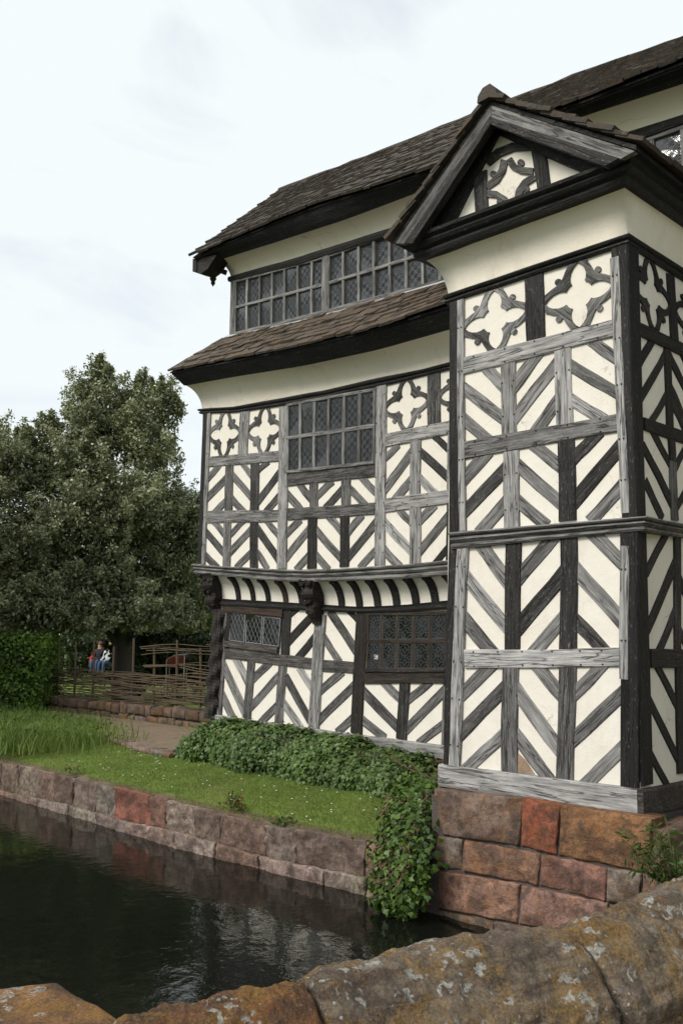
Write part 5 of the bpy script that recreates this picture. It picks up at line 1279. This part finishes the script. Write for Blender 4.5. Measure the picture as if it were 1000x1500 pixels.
# ---------------------------------------------------------------- ivy hedge along the house and hanging ivy
ivy = empty('ivy_hedge', (-11.5, 9.7, .4)); tag(ivy, 'dense dark ivy mounded along the foot of the house wall', 'ivy')
htop = [(250, 1085), (270, 1066), (300, 1048), (340, 1050), (400, 1060), (450, 1066), (500, 1076), (560, 1092), (600, 1104), (640, 1122)]
hbot = [(250, 1106), (300, 1122), (400, 1142), (480, 1158), (560, 1172), (600, 1182), (640, 1190)]
def hedge_prof(px):
    t3 = PY(9.95).at(px, li(htop, px)); X = t3.x
    return X, t3.z
XP = sorted([hedge_prof(p) for p in range(250, 641, 10)])
HX = np.array([a for a, b in XP]); HZ = np.array([b for a, b in XP]) - .16
X0h, X1h = -14.2, -6.5
def ivy_pts(n, sc=1.0):
    X = rng.uniform(X0h, X1h, n); top_ = np.interp(X, HX, HZ) + .03 * np.sin(X * 4.1) + .03 * np.sin(X * 9.3 + 1)
    th = rng.uniform(0, 1, n); front = 9.26 + .05 * np.sin(X * 3.3) + .04 * np.sin(X * 8.1)
    endf = np.clip((X - X0h) / .8, .0, 1) ** .5; zb = .36
    hgt = np.maximum(top_ - zb, .1) * (.45 + .55 * endf)
    a = th * math.pi / 2 * 1.12
    Y = front + (10.38 - front) * (1 - np.cos(np.clip(a, 0, math.pi / 2))) * .9 + (1 - endf) * .4; Z = zb + hgt * np.sin(np.clip(a, 0, math.pi / 2)) ** .55
    bump = 1 + .05 * np.sin(X * 6 + Z * 7) * np.cos(Z * 9 + X * 2); P_ = np.stack([X, Y, Z], 1)
    c = np.stack([X, np.full(n, 10.2), np.full(n, .5)], 1); P_ = c + (P_ - c) * (bump * sc)[:, None] + rng.normal(size=(n, 3)) * .045
    O_ = np.stack([np.zeros(n), -np.cos(a), np.sin(a)], 1); return P_, O_
def ivy_leafs(P_, O_, size, up_bias=.2):
    """five pointed ivy leaf as a fan of 3 quads -> 7 verts"""
    n = len(P_); nrm = rand_dirs(n) * .55 + O_ * .75; nrm[:, 2] += up_bias; nrm /= np.linalg.norm(nrm, axis=1)[:, None]
    dn = np.array([0, 0, -1.]) + rng.normal(size=(n, 3)) * .5; t = dn - nrm * (dn * nrm).sum(1)[:, None]; t /= np.linalg.norm(t, axis=1)[:, None]; s = np.cross(nrm, t)
    L_ = (size * rng.uniform(.6, 1.3, n))[:, None]
    sh = [(0, 0, 0), (.05, .42, -.04), (.38, .52, -.06), (.55, .25, 0), (1, 0, -.1), (.55, -.25, 0), (.38, -.52, -.06), (.05, -.42, -.04), (.3, 0, .05)]
    V = np.stack([P_ + t * L_ * a + s * L_ * b + nrm * L_ * c for a, b, c in sh], 1).reshape(-1, 3)
    i = np.arange(n)[:, None] * 9
    Fq = np.concatenate([np.concatenate([i + a for a in q_], 1) for q_ in [(8, 0, 1, 2), (8, 2, 3, 4), (8, 4, 5, 6), (8, 6, 7, 0)]])
    return V, Fq
P_, O_ = ivy_pts(34000); V, Fq = ivy_leafs(P_, O_, .062)
o = np_mesh('leaves', V - np.array(ivy.location), Fq, IVY, ivy); o['kind'] = 'stuff'
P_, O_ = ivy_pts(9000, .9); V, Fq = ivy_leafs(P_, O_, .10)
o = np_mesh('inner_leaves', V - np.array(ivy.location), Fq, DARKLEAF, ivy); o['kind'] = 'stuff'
V, Fc = [], []
for i in range(120):
    X = random.uniform(X0h + .3, X1h); v, f = tube([Vector((X, 10.0, .35)), Vector((X + random.uniform(-.2, .2), 9.7, .6)), Vector((X + random.uniform(-.4, .4), 9.5, random.uniform(.5, 1.0)))], [.012, .01, .006], 4)
    o0 = len(V); V += [p - ivy.location for p in v]; Fc += [tuple(o0 + j for j in q_) for q_ in f]
o = mesh_obj('stems', V, Fc, STEM, ivy); o['kind'] = 'stuff'
# hanging ivy at the corner between wall and plinth
hang = empty('hanging_ivy', (-7.0, 7.6, -.2)); tag(hang, 'bright ivy trailing over the moat wall corner beside the stone plinth', 'ivy')
spine = [(612, 1142, 8.9, .30), (606, 1165, 8.5, .34), (600, 1190, 8.0, .36), (596, 1215, 7.7, .40), (592, 1240, 7.5, .44), (588, 1265, 7.42, .44), (585, 1290, 7.4, .40), (580, 1312, 7.4, .34), (580, 1332, 7.42, .26)]
def hang_pts(n):
    k = rng.uniform(0, len(spine) - 1.001, n); i = k.astype(int); f = (k - i)[:, None]; A_ = np.array([tuple(PY(s[2]).at(s[0], s[1])) + (s[3],) for s in spine])
    c = A_[i] * (1 - f) + A_[i + 1] * f; d = rand_dirs(n); d[:, 1] = -np.abs(d[:, 1]) * .9
    r = c[:, 3] * .8 * rng.uniform(.55, 1.08, n) ** .7 * (1 + .2 * np.sin(k * 5 + d[:, 0] * 6)) * np.where(rng.random(n) > .9, 1.45, 1.)
    P_ = c[:, :3] + d * r[:, None] * np.array([1.25, .55, .55]); return P_, d
P_, O_ = hang_pts(3600)
big = rng.random(len(P_)) > .0
V, Fq = ivy_leafs(P_[300:], O_[300:], .06)
o = np_mesh('leaves', V - np.array(hang.location), Fq, IVYB, hang); o['kind'] = 'stuff'
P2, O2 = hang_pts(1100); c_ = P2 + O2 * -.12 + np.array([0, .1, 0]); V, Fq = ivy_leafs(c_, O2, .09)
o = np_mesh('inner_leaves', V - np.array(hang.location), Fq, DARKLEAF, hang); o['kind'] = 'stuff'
lm = []
for k in range(4):
    V, Fq = ivy_leafs(np.zeros((1, 3)), np.array([[0, -.3, 0]]), .07, .0); me = bpy.data.meshes.new('leaf'); me.from_pydata(V.tolist(), [], Fq.tolist()); me.update(); me.materials.append(IVYB); lm.append(me)
for i in range(300):
    o = bpy.data.objects.new('leaf', lm[i % 4]); link(o, hang); o.location = Vector(P_[i]) - hang.location; o.rotation_euler = (random.uniform(-.5, .5), random.uniform(-.7, .7), random.uniform(-.7, .7)); s_ = random.uniform(.7, 1.35); o.scale = (s_,) * 3
V, Fc = [], []
for i in range(60):
    s0 = random.uniform(0, 3); pth = []
    for k in range(5):
        q_ = min(len(spine) - 1, int(s0 + k * 1.2)); s = spine[q_]; p = PY(s[2]).at(s[0] + random.uniform(-32, 30), s[1]); pth.append(p + Vector((0, -.12 + random.uniform(-.1, .15), 0)))
    v, f = tube(pth, [.008, .008, .007, .006, .004], 4); o0 = len(V); V += [p - hang.location for p in v]; Fc += [tuple(o0 + j for j in q_) for q_ in f]
o = mesh_obj('stems', V, Fc, STEM, hang); o['kind'] = 'stuff'

# ---------------------------------------------------------------- grass
GRASSM = m_leaf('grass_blade', [(.105, .16, .028), (.14, .205, .042), (.19, .22, .07)], .6, .3, .25)
def blades(P_, h, w, lean=.4):
    n = len(P_); a = rng.uniform(0, 6.283, n); dx = np.stack([np.cos(a), np.sin(a), np.zeros(n)], 1); H_ = (h * rng.uniform(.5, 1.3, n))[:, None]
    b = rng.uniform(0, 6.283, n); ln = np.stack([np.cos(b), np.sin(b), np.zeros(n)], 1) * H_ * lean * rng.uniform(.2, 1.2, n)[:, None]; W = w * rng.uniform(.6, 1.3, n)[:, None]
    z = np.array([0, 0, 1.])
    V = np.stack([P_ - dx * W, P_ + dx * W, P_ + dx * W * .7 + z * H_ * .6 + ln * .4, P_ - dx * W * .7 + z * H_ * .6 + ln * .4, P_ + z * H_ + ln], 1).reshape(-1, 3)
    i = np.arange(n)[:, None] * 5; return V, np.concatenate([np.concatenate([i, i + 1, i + 2, i + 3], 1), np.concatenate([i + 3, i + 2, i + 4, i + 4], 1)])
def blade_mesh(name, P_, h, w, mat, lean=.4, parent=None):
    V, Fq = blades(P_, h, w, lean); n = len(P_)
    Fl = [tuple(f) if f[2] != f[3] else tuple(f[:3]) for f in Fq.tolist()]
    o = mesh_obj(name, V.tolist(), Fl, mat, parent); o['kind'] = 'stuff'; return o
n = 80000
X = -18.5 + (rng.random(n) ** .75) * 12.0; Yb = np.array([rwY(x) for x in X]) + .06 + .2 * np.clip(np.sin(X * 2.3) * np.sin(X * 5.1 + 1), 0, 1); Y = Yb + rng.random(n) * (9.6 - Yb)
ok = ~((X < -15.2) & (Y > 9.6)); X, Y = X[ok], Y[ok]
P_ = np.stack([X, Y, np.array([zl(x, y) for x, y in zip(X, Y)]) - .004], 1)
blade_mesh('lawn_grass', P_,   .03, .003, GRASSM, .7)['label'] = 'short mown grass blades covering the strip of lawn above the moat'
bpy.data.objects['lawn_grass']['category'] = 'grass'
# tall grass at the left
tgc = [PZ(.42).at(x, y) for x, y in [(-40, 1085), (0, 1090), (30, 1088), (60, 1086), (90, 1084), (115, 1082), (20, 1070), (70, 1068), (100, 1066), (-20, 1060), (40, 1056)]]
P_ = []
for c in tgc:
    k = 700; P_.append(np.array(c) + rng.normal(size=(k, 3)) * np.array([.75, .45, 0]))
P_ = np.concatenate(P_); P_[:, 2] = .38
tg = blade_mesh('tall_grass', P_, .33, .009, GRASSM, .6); tag(tg, 'uncut tall green grass at the left end of the lawn', 'grass')
wd = []
for c in tgc:
    k = 160; q_ = np.array(c) + rng.normal(size=(k, 3)) * np.array([.6, .4, 0]); q_[:, 2] = .42 + rng.random(k) * .3; wd.append(q_)
wd = np.concatenate(wd); V_, F_ = leaf_quads(wd, .09, .4, .45)
tag(np_mesh('weeds', V_, F_, GREENLEAF), 'broad-leaved green weeds growing through the tall grass', 'weeds', kind='stuff')
# daisies on the lawn
fl_P = []
def tuft(name, label, c, n, h, w, mat, spread, cat='plant'):
    root = empty(name, c); tag(root, label, cat); P_ = np.array(c) + rng.normal(size=(n, 3)) * np.array([spread, spread * .6, 0]); 
    o = blade_mesh('leaves', P_ - np.array(c), h, w, mat, .9, root); return root
RUST = m_leaf('rusty_leaf', [(.06, .07, .02), (.13, .06, .02), (.20, .055, .025)], .6, .3, .2)
wp = lambda px, py: rw_pt(px, py)[0] + Vector((0, .12, 0))
def herb(label, c, mats, r, h, n, size):
    root = empty('wall_plant', c); tag(root, label, 'plant', 'plants rooted in the moat wall')
    V, Fc = [], []
    for k in range(14):
        a = random.uniform(0, 6.28); e = Vector((math.cos(a) * r * random.uniform(.3, 1), math.sin(a) * r * .6, h * random.uniform(.4, 1)))
        v, f = tube([Vector((0, 0, 0)), e * .5 + Vector((0, 0, .03)), e], [.005, .004, .002], 4); o0 = len(V); V += v; Fc += [tuple(o0 + i_ for i_ in q_) for q_ in f]
    mesh_obj('stems', V, Fc, STEM, root)['kind'] = 'stuff'
    for mt_, fr in mats:
        k = int(n * fr); d = rand_dirs(k); d[:, 2] = np.abs(d[:, 2]); P_ = d * np.array([r, r * .6, h]) * rng.uniform(.3, 1.05, (k, 1))
        V_, F_ = leaf_quads(P_, size, .4, .6); np_mesh('leaves', V_, F_, mt_, root)['kind'] = 'stuff'
herb('small reddish-leaved plant growing on top of the moat wall', tuple(wp(332, 1186)), [(RUST, .45), (IVYB, .55)], .24, .24, 150, .05)
herb('low green tuft in the moat wall joint right of the reddish plant', tuple(wp(405, 1210)), [(IVYB, 1.)], .26, .11, 130, .05)
herb('green tuft on the moat wall toward the left edge', tuple(wp(97, 1130)), [(IVYB, 1.)], .3, .08, 90, .04)
DAISY = m_plain('daisy_petals', (.8, .8, .76), .7, .05, 10)
DP = np.stack([rng.uniform(-17, -8, 70), rng.uniform(7.8, 9.2, 70), np.zeros(70)], 1)
DP[:, 2] = [zl(x, y) + .03 for x, y, _ in DP]
V, Fc = [], []
for p in DP:
    b0 = len(V)
    for k in range(6): V.append((p[0] + .013 * math.cos(k * 1.047), p[1] + .013 * math.sin(k * 1.047), p[2] + .004 * (k % 2)))
    V.append((p[0], p[1], p[2] + .008)); Fc += [(b0 + k, b0 + (k + 1) % 6, b0 + 6) for k in range(6)]
tag(mesh_obj('daisies', V, Fc, DAISY), 'scattered white daisies in the mown lawn', 'flowers', kind='stuff')
# feathery shrub by the bay's flank, at the right edge
sc = Plane((-3.45, 0, 0), (1, 0, 0)).at(992, 1320)
shrub = empty('feathery_shrub', tuple(sc)); tag(shrub, 'feathery green shrub at the right edge beside the stone plinth', 'shrub')
V, Fc = [], []; SP = []
for i in range(46):
    d = Vector((random.uniform(-.6, .45), random.uniform(-.5, .8), random.uniform(.5, 1.3))).normalized(); Ls = random.uniform(.35, .75)
    pth = [Vector((0, 0, 0)) + d * Ls * t + Vector((d.x, d.y, -.3)) * (.22 * t * t) for t in (0, .35, .7, 1)]
    v, f = tube(pth, [.006, .005, .004, .002], 4); o0 = len(V); V += v; Fc += [tuple(o0 + j for j in q_) for q_ in f]
    for t in np.linspace(.25, 1, 22): SP.append(d * Ls * t + Vector((d.x, d.y, -.3)) * (.22 * t * t))
mesh_obj('stems', V, Fc, STEM, shrub)['kind'] = 'stuff'
P_ = np.array(SP); Vq, Fq = leaf_quads(P_, .085, .2, .22, None); o = np_mesh('leaves', Vq, Fq, GREENLEAF, shrub); o['kind'] = 'stuff'

# ---------------------------------------------------------------- bridge parapet in the foreground
par = empty('bridge_parapet', (-1.4, 1.9, .9)); tag(par, 'lichen-covered sandstone bridge parapet with rounded coping in the foreground', 'parapet'); bpy.context.view_layer.update()
ZP = 1.90
crest = [PZ(ZP).at(x, y) for x, y in [(195, 1500), (300, 1470), (430, 1440), (540, 1411), (640, 1388), (740, 1372), (838, 1360), (930, 1326), (1000, 1296)]]
crest[0] = crest[1] + (crest[1] - crest[2]) * 1.0
crest = crest + [crest[-1] + (crest[-1] - crest[-2]).normalized() * s for s in (.5, 1.1, 1.8, 3.0, 4.2)]
def smooth_poly(P, it=3):
    for _ in range(it):
        Q = [P[0]]
        for a, b in zip(P[:-1], P[1:]): Q += [lerp(a, b, .25), lerp(a, b, .75)]
        P = Q + [P[-1]]
    return P
def along(poly, s):
    for a, b in zip(poly[:-1], poly[1:]):
        l = (b - a).length
        if s <= l: return lerp(a, b, s / l), (b - a).normalized()
        s -= l
    return poly[-1], (poly[-1] - poly[-2]).normalized()
def slen(poly, i): return sum((poly[k + 1] - poly[k]).length for k in range(i))
joints = [-.0, slen(crest, 2) + .03, slen(crest, 6) + .0, slen(crest, 7) + .06, slen(crest, 9), slen(crest, 10) + .1, slen(crest, 11) + .2, slen(crest, 12) + .5]
crest = smooth_poly(crest)
cols_ = [(.22, .11, .05), (.215, .185, .145), (.22, .19, .152), (.22, .192, .155), BROWN, GREY, BROWN]
def coping(s0, s1, col, i):
    V, Fc = [], []; M, K = 90, 60; sdv = random.random() * 40
    hw = .185; hh = .25
    PR = [(hw, 0), (hw + .004, .09), (hw - .012, .125), (.10, .205), (.045, .24), (0, .25), (-.045, .24), (-.10, .205), (-hw + .012, .125), (-hw - .004, .09), (-hw, 0)]
    def prof_at(u):
        k = u * (len(PR) - 1); i_ = min(int(k), len(PR) - 2); f_ = k - i_; return lerp(PR[i_][0], PR[i_ + 1][0], f_), lerp(PR[i_][1], PR[i_ + 1][1], f_)
    for a in range(M + 1):
        t = a / M; s = lerp(s0 + .006, s1 - .006, t); p, d = along(crest, s); sx = Vector((d.y, -d.x, 0))
        e = min(t, 1 - t) * (s1 - s0); er = 1 - .07 * math.exp(-(e / .022)); hump = .006 * math.sin(math.pi * t)
        for b in range(K):
            an = math.pi * (b / (K - 1)); cx, sz = math.cos(an), math.sin(an)
            x, z = prof_at(b / (K - 1)); z -= hh
            q = p + sx * x * er + Vector((0, 0, z * 1.0 + (er - 1) * .28 + hump))
            nz = noise3((q.x + sdv, q.y, q.z), 5) * .012 + noise3((q.x, q.y + sdv, q.z), 14) * .012 + noise3((q.x, q.y, q.z + sdv), 34) * .009 + noise3((q.x, q.y, q.z + sdv), 80) * .005
            V.append(q + (sx * cx + Vector((0, 0, sz))) * nz)
    for a in range(M):
        for b in range(K - 1): k = a * K + b; Fc.append((k, k + 1, k + K + 1, k + K))
        Fc.append((a * K, a * K + K, a * K + 2 * K - 1, a * K + K - 1))
    Fc.append(tuple(range(K))); Fc.append(tuple(M * K + b for b in reversed(range(K))))
    c = sum(V, Vector()) / len(V)
    o = mesh_obj('coping_stone', [v - c for v in V], Fc, COPING, None, None, True, (*col, 1)); fix_normals(o.data)
    o.parent = par; o.matrix_parent_inverse = par.matrix_world.inverted(); o.matrix_basis = Matrix.Translation(c)
for i, (a, b) in enumerate(zip(joints[:-1], joints[1:])): coping(a, b, cols_[i], i)
# wall body below the coping: stones on both faces and core
tot = joints[-1]
def face_pt(s, side, z): p, d = along(crest, s); sx = Vector((d.y, -d.x, 0)); return Vector((p.x, p.y, z)) + sx * side * .15
V, Fc = [], []; nS = 24
for i in range(nS + 1):
    s = tot * i / nS
    for side in (-1, 1):
        for z in (ZP - .22, -1.4): q = face_pt(s, side * .9, z); V.append(q)
for i in range(nS):
    a = 4 * i; Fc += [(a, a + 4, a + 5, a + 1), (a + 2, a + 3, a + 7, a + 6), (a, a + 2, a + 6, a + 4)]
Fc += [(0, 1, 3, 2)]
c_ = mesh_obj('wall_core', V, Fc, MORTAR); c_.parent = par; c_.matrix_parent_inverse = par.matrix_world.inverted()
for side in (1, -1):
    for r_, (z0, z1) in enumerate([(1.36, 1.655), (1.04, 1.36), (.7, 1.04)]):
        s = 0
        while s < tot - .3:
            w = random.uniform(.35, .7); e = min(tot, s + w); p, d = along(crest, (s + e) / 2); n_ = Vector((d.y, -d.x, 0)) * side
            Q = [face_pt(s, side, z1), face_pt(e, side, z1), face_pt(e, side, z0), face_pt(s, side, z0)]
            if side < 0: Q = [Q[1], Q[0], Q[3], Q[2]]
            stone_mesh('stone_block', Q, n_, .1, COPING, rc(random.choice([GREY, BROWN]), .15), par, .02, .012, 5, 4); s = e
# flat capped pier at the lower left
pcap = [PZ(1.76).at(x, y) for x, y in [(-260, 1474), (0, 1445), (90, 1433), (215, 1509)]]
pier = empty('bridge_pier', (pcap[1].x, pcap[1].y, .9)); tag(pier, 'flat orange-lichened pier cap stone at the lower left corner', 'pier'); bpy.context.view_layer.update()
d_ = (pcap[3] - pcap[2]).normalized()
q4 = [pcap[0], pcap[1] + (pcap[2] - pcap[1]) * 1.0, pcap[2] + d_ * 1.2, pcap[0] + d_ * 1.4]
stone_mesh('cap_stone', q4, Vector((0, 0, 1)), .22, COPING, (.30, .17, .075, 1), pier, .025, .006, 24, 24, bow=.01)
cen = sum(q4, Vector()) / 4
V = []
for z in (1.57, -1.4):
    for p in q4: V.append(lerp(p, cen, .08) * 1.0 - Vector((0, 0, p.z - z)))
pb_ = mesh_obj('pier_body', V, [(0, 1, 2, 3), (4, 7, 6, 5), (0, 4, 5, 1), (1, 5, 6, 2), (2, 6, 7, 3), (3, 7, 4, 0)], COPING, None, None, False, (*BROWN, 1)); pb_.parent = pier; pb_.matrix_parent_inverse = pier.matrix_world.inverted()
deck_ = mesh_obj('bridge_deck', [(-1.3, -6, .95), (3.5, -6, .95), (3.5, 9.9, .95), (-1.1, 9.9, .95)], [(0, 1, 2, 3)], GRAVEL); tag(deck_, kind='structure')

# ---------------------------------------------------------------- people seated under the tree
SKIN = m_plain('skin', (.42, .23, .16), .6, .1, 10); NAVY = m_plain('dark_jacket', (.02, .02, .028), .85, .3, 20); JEANS = m_plain('blue_jeans', (.045, .075, .16), .85, .25, 25)
WHITE = m_plain('white_top', (.55, .55, .56), .8, .1, 20); HAIR1 = m_plain('auburn_hair', (.11, .04, .02), .6, .3, 30); HAIR2 = m_plain('fair_hair', (.33, .22, .11), .6, .3, 30); REDM = m_plain('red_fabric', (.5, .02, .03), .7, .2, 20)
def person(px, py, d, label, top_m, hair_m, face):
    """seated figure; px,py is the top of the head"""
    hp = at_depth(px, py, d); root = empty('person', (hp.x, hp.y, hp.z - 1.27)); tag(root, label, 'person')
    me = bpy.data.meshes.new('body'); v = [(0, 0, .5), (0, 0, .72), (0, -.02, .92), (0, -.01, 1.02), (0, -.02, 1.12), (0, -.02, 1.2),
         (.1, 0, .48), (.12, -.42, .5), (.12, -.44, .08), (.12, -.58, .04), (-.1, 0, .48), (-.12, -.42, .5), (-.12, -.44, .08), (-.12, -.58, .04),
         (.19, 0, .93), (.24, -.05, .68), (.15, -.28, .6), (.12, -.36, .58), (-.19, 0, .93), (-.24, -.05, .68), (-.15, -.28, .6), (-.12, -.36, .58)]
    e = [(0, 1), (1, 2), (2, 3), (3, 4), (4, 5), (0, 6), (6, 7), (7, 8), (8, 9), (0, 10), (10, 11), (11, 12), (12, 13), (2, 14), (14, 15), (15, 16), (16, 17), (2, 18), (18, 19), (19, 20), (20, 21)]
    r = [.15, .14, .15, .06, .095, .085, .1, .075, .05, .035, .1, .075, .05, .035, .07, .05, .035, .03, .07, .05, .035, .03]
    me.from_pydata(v, e, []); tmp = bpy.data.objects.new('tmp', me); COL.objects.link(tmp); tmp.modifiers.new('s', 'SKIN')
    for k, rr in enumerate(r): me.skin_vertices[0].data[k].radius = (rr, rr)
    me.skin_vertices[0].data[0].use_root = True
    sb = tmp.modifiers.new('d', 'SUBSURF'); sb.levels = 1
    bpy.context.view_layer.update(); dg = bpy.context.evaluated_depsgraph_get(); m2 = bpy.data.meshes.new_from_object(tmp.evaluated_get(dg)); bpy.data.objects.remove(tmp)
    m2.materials.clear()
    for mt_ in (top_m, JEANS, SKIN): m2.materials.append(mt_)
    for p in m2.polygons:
        c = p.center; p.use_smooth = True
        p.material_index = 2 if (c.z > 1.0 or (c.y < -.27 and c.z > .53 and abs(c.x) < .2 and c.z < .66 and c.y < -.3 and False)) else (1 if (c.z < .56) else 0)
    b = bpy.data.objects.new('body', m2); link(b, root); b.rotation_euler.z = face
    bm = bmesh.new(); bmesh.ops.create_uvsphere(bm, u_segments=12, v_segments=9, radius=.115)
    for v_ in bm.verts:
        v_.co = Vector((v_.co.x, v_.co.y * 1.1 + .03, v_.co.z * 1.15 + 1.19))
        if v_.co.y > .05: v_.co.z -= .05
    me = bpy.data.meshes.new('hair'); bm.to_mesh(me); bm.free(); me.materials.append(hair_m); h_ = bpy.data.objects.new('hair', me); link(h_, root); h_.rotation_euler.z = face
    return root
person(147, 941, 37, 'person with auburn hair in a dark jacket and jeans seated beneath the oak', NAVY, HAIR1, .5)
person(160, 943, 36.6, 'person with fair hair in a white top seated beside the dark-jacketed one', WHITE, HAIR2, .3)
bp_ = at_depth(150, 962, 37.2)
bench = empty('garden_bench', (bp_.x, bp_.y, bp_.z - .45)); tag(bench, 'dark wooden bench under the oak with two people seated on it', 'bench')
for nm, (x0, x1, y0, y1, z0, z1) in [('seat', (-.9, .9, -.25, .25, .36, .41)), ('leg', (-.8, -.7, -.2, .2, 0, .36)), ('leg', (.7, .8, -.2, .2, 0, .36)), ('backrest', (-.9, .9, .25, .3, .45, .85))]:
    V = [(x, y, z) for z in (z0, z1) for y in (y0, y1) for x in (x0, x1)]
    o = mesh_obj(nm, V, [(0, 2, 3, 1), (4, 5, 7, 6), (0, 1, 5, 4), (1, 3, 7, 5), (3, 2, 6, 7), (2, 0, 4, 6)], BARK, bench); 
bg_ = at_depth(135, 966, 36.7); rb_ = empty('bag', (bg_.x, bg_.y, bg_.z - .2)); tag(rb_, 'small red bag beside the seated people', 'bag')
bm = bmesh.new(); bmesh.ops.create_cube(bm, size=1); bmesh.ops.scale(bm, vec=(.24, .14, .36), verts=bm.verts); bmesh.ops.translate(bm, vec=(0, 0, .18), verts=bm.verts); bmesh.ops.bevel(bm, geom=bm.edges[:], offset=.05, segments=2, affect='EDGES')
me = bpy.data.meshes.new('body'); bm.to_mesh(me); bm.free(); me.materials.append(REDM); o = bpy.data.objects.new('body', me); link(o, rb_)
v, f = tube([Vector((-.07, 0, .34)), Vector((-.05, 0, .47)), Vector((.05, 0, .47)), Vector((.07, 0, .34))], [.012] * 4, 5); mesh_obj('handle', v, f, REDM, rb_)
# ---------------------------------------------------------------- red cart glimpsed through the fence
cc_ = at_depth(259, 966, 29.8); cart = empty('garden_cart', (cc_.x, cc_.y, .45)); tag(cart, 'red-sided garden cart with pale frame glimpsed through the woven fence', 'cart')
cart.rotation_euler.z = math.atan2(rt.y, rt.x); CH = cc_.z - .45
REDP = m_plain('faded_red_paint', (.26, .045, .03), .6, .3, 12)
bm = bmesh.new(); bmesh.ops.create_cube(bm, size=1)
for v_ in bm.verts: k_ = 1.0 if v_.co.z > 0 else .8; v_.co = Vector((v_.co.x * .66 * k_, v_.co.y * .5 * k_, v_.co.z * .26 + CH - .04))
bmesh.ops.bevel(bm, geom=bm.edges[:], offset=.02, segments=2, affect='EDGES'); me = bpy.data.meshes.new('tray'); bm.to_mesh(me); bm.free(); me.materials.append(REDP); link(bpy.data.objects.new('tray', me), cart)
for sy in (-.26, .26):
    v, f = tube([Vector((-.3, sy, .05)), Vector((-.3, sy, CH)), Vector((-.05, sy, CH + .14)), Vector((.2, sy, CH + .16)), Vector((.36, sy, CH + .17))], [.022] * 5, 6); mesh_obj('handle_frame', v, f, LEADW, cart, None, True)
    v, f = tube([Vector((.3, sy, 0)), Vector((.3, sy, CH + .16))], [.02, .02], 6); mesh_obj('leg', v, f, LEADW, cart, None, True)
ring = [Vector((-.3 + .2 * math.cos(a), 0, .2 + .2 * math.sin(a))) for a in [k * math.pi / 8 for k in range(17)]]
v, f = tube(ring, [.03] * 17, 6); mesh_obj('wheel', v, f, IRON, cart, None, True)
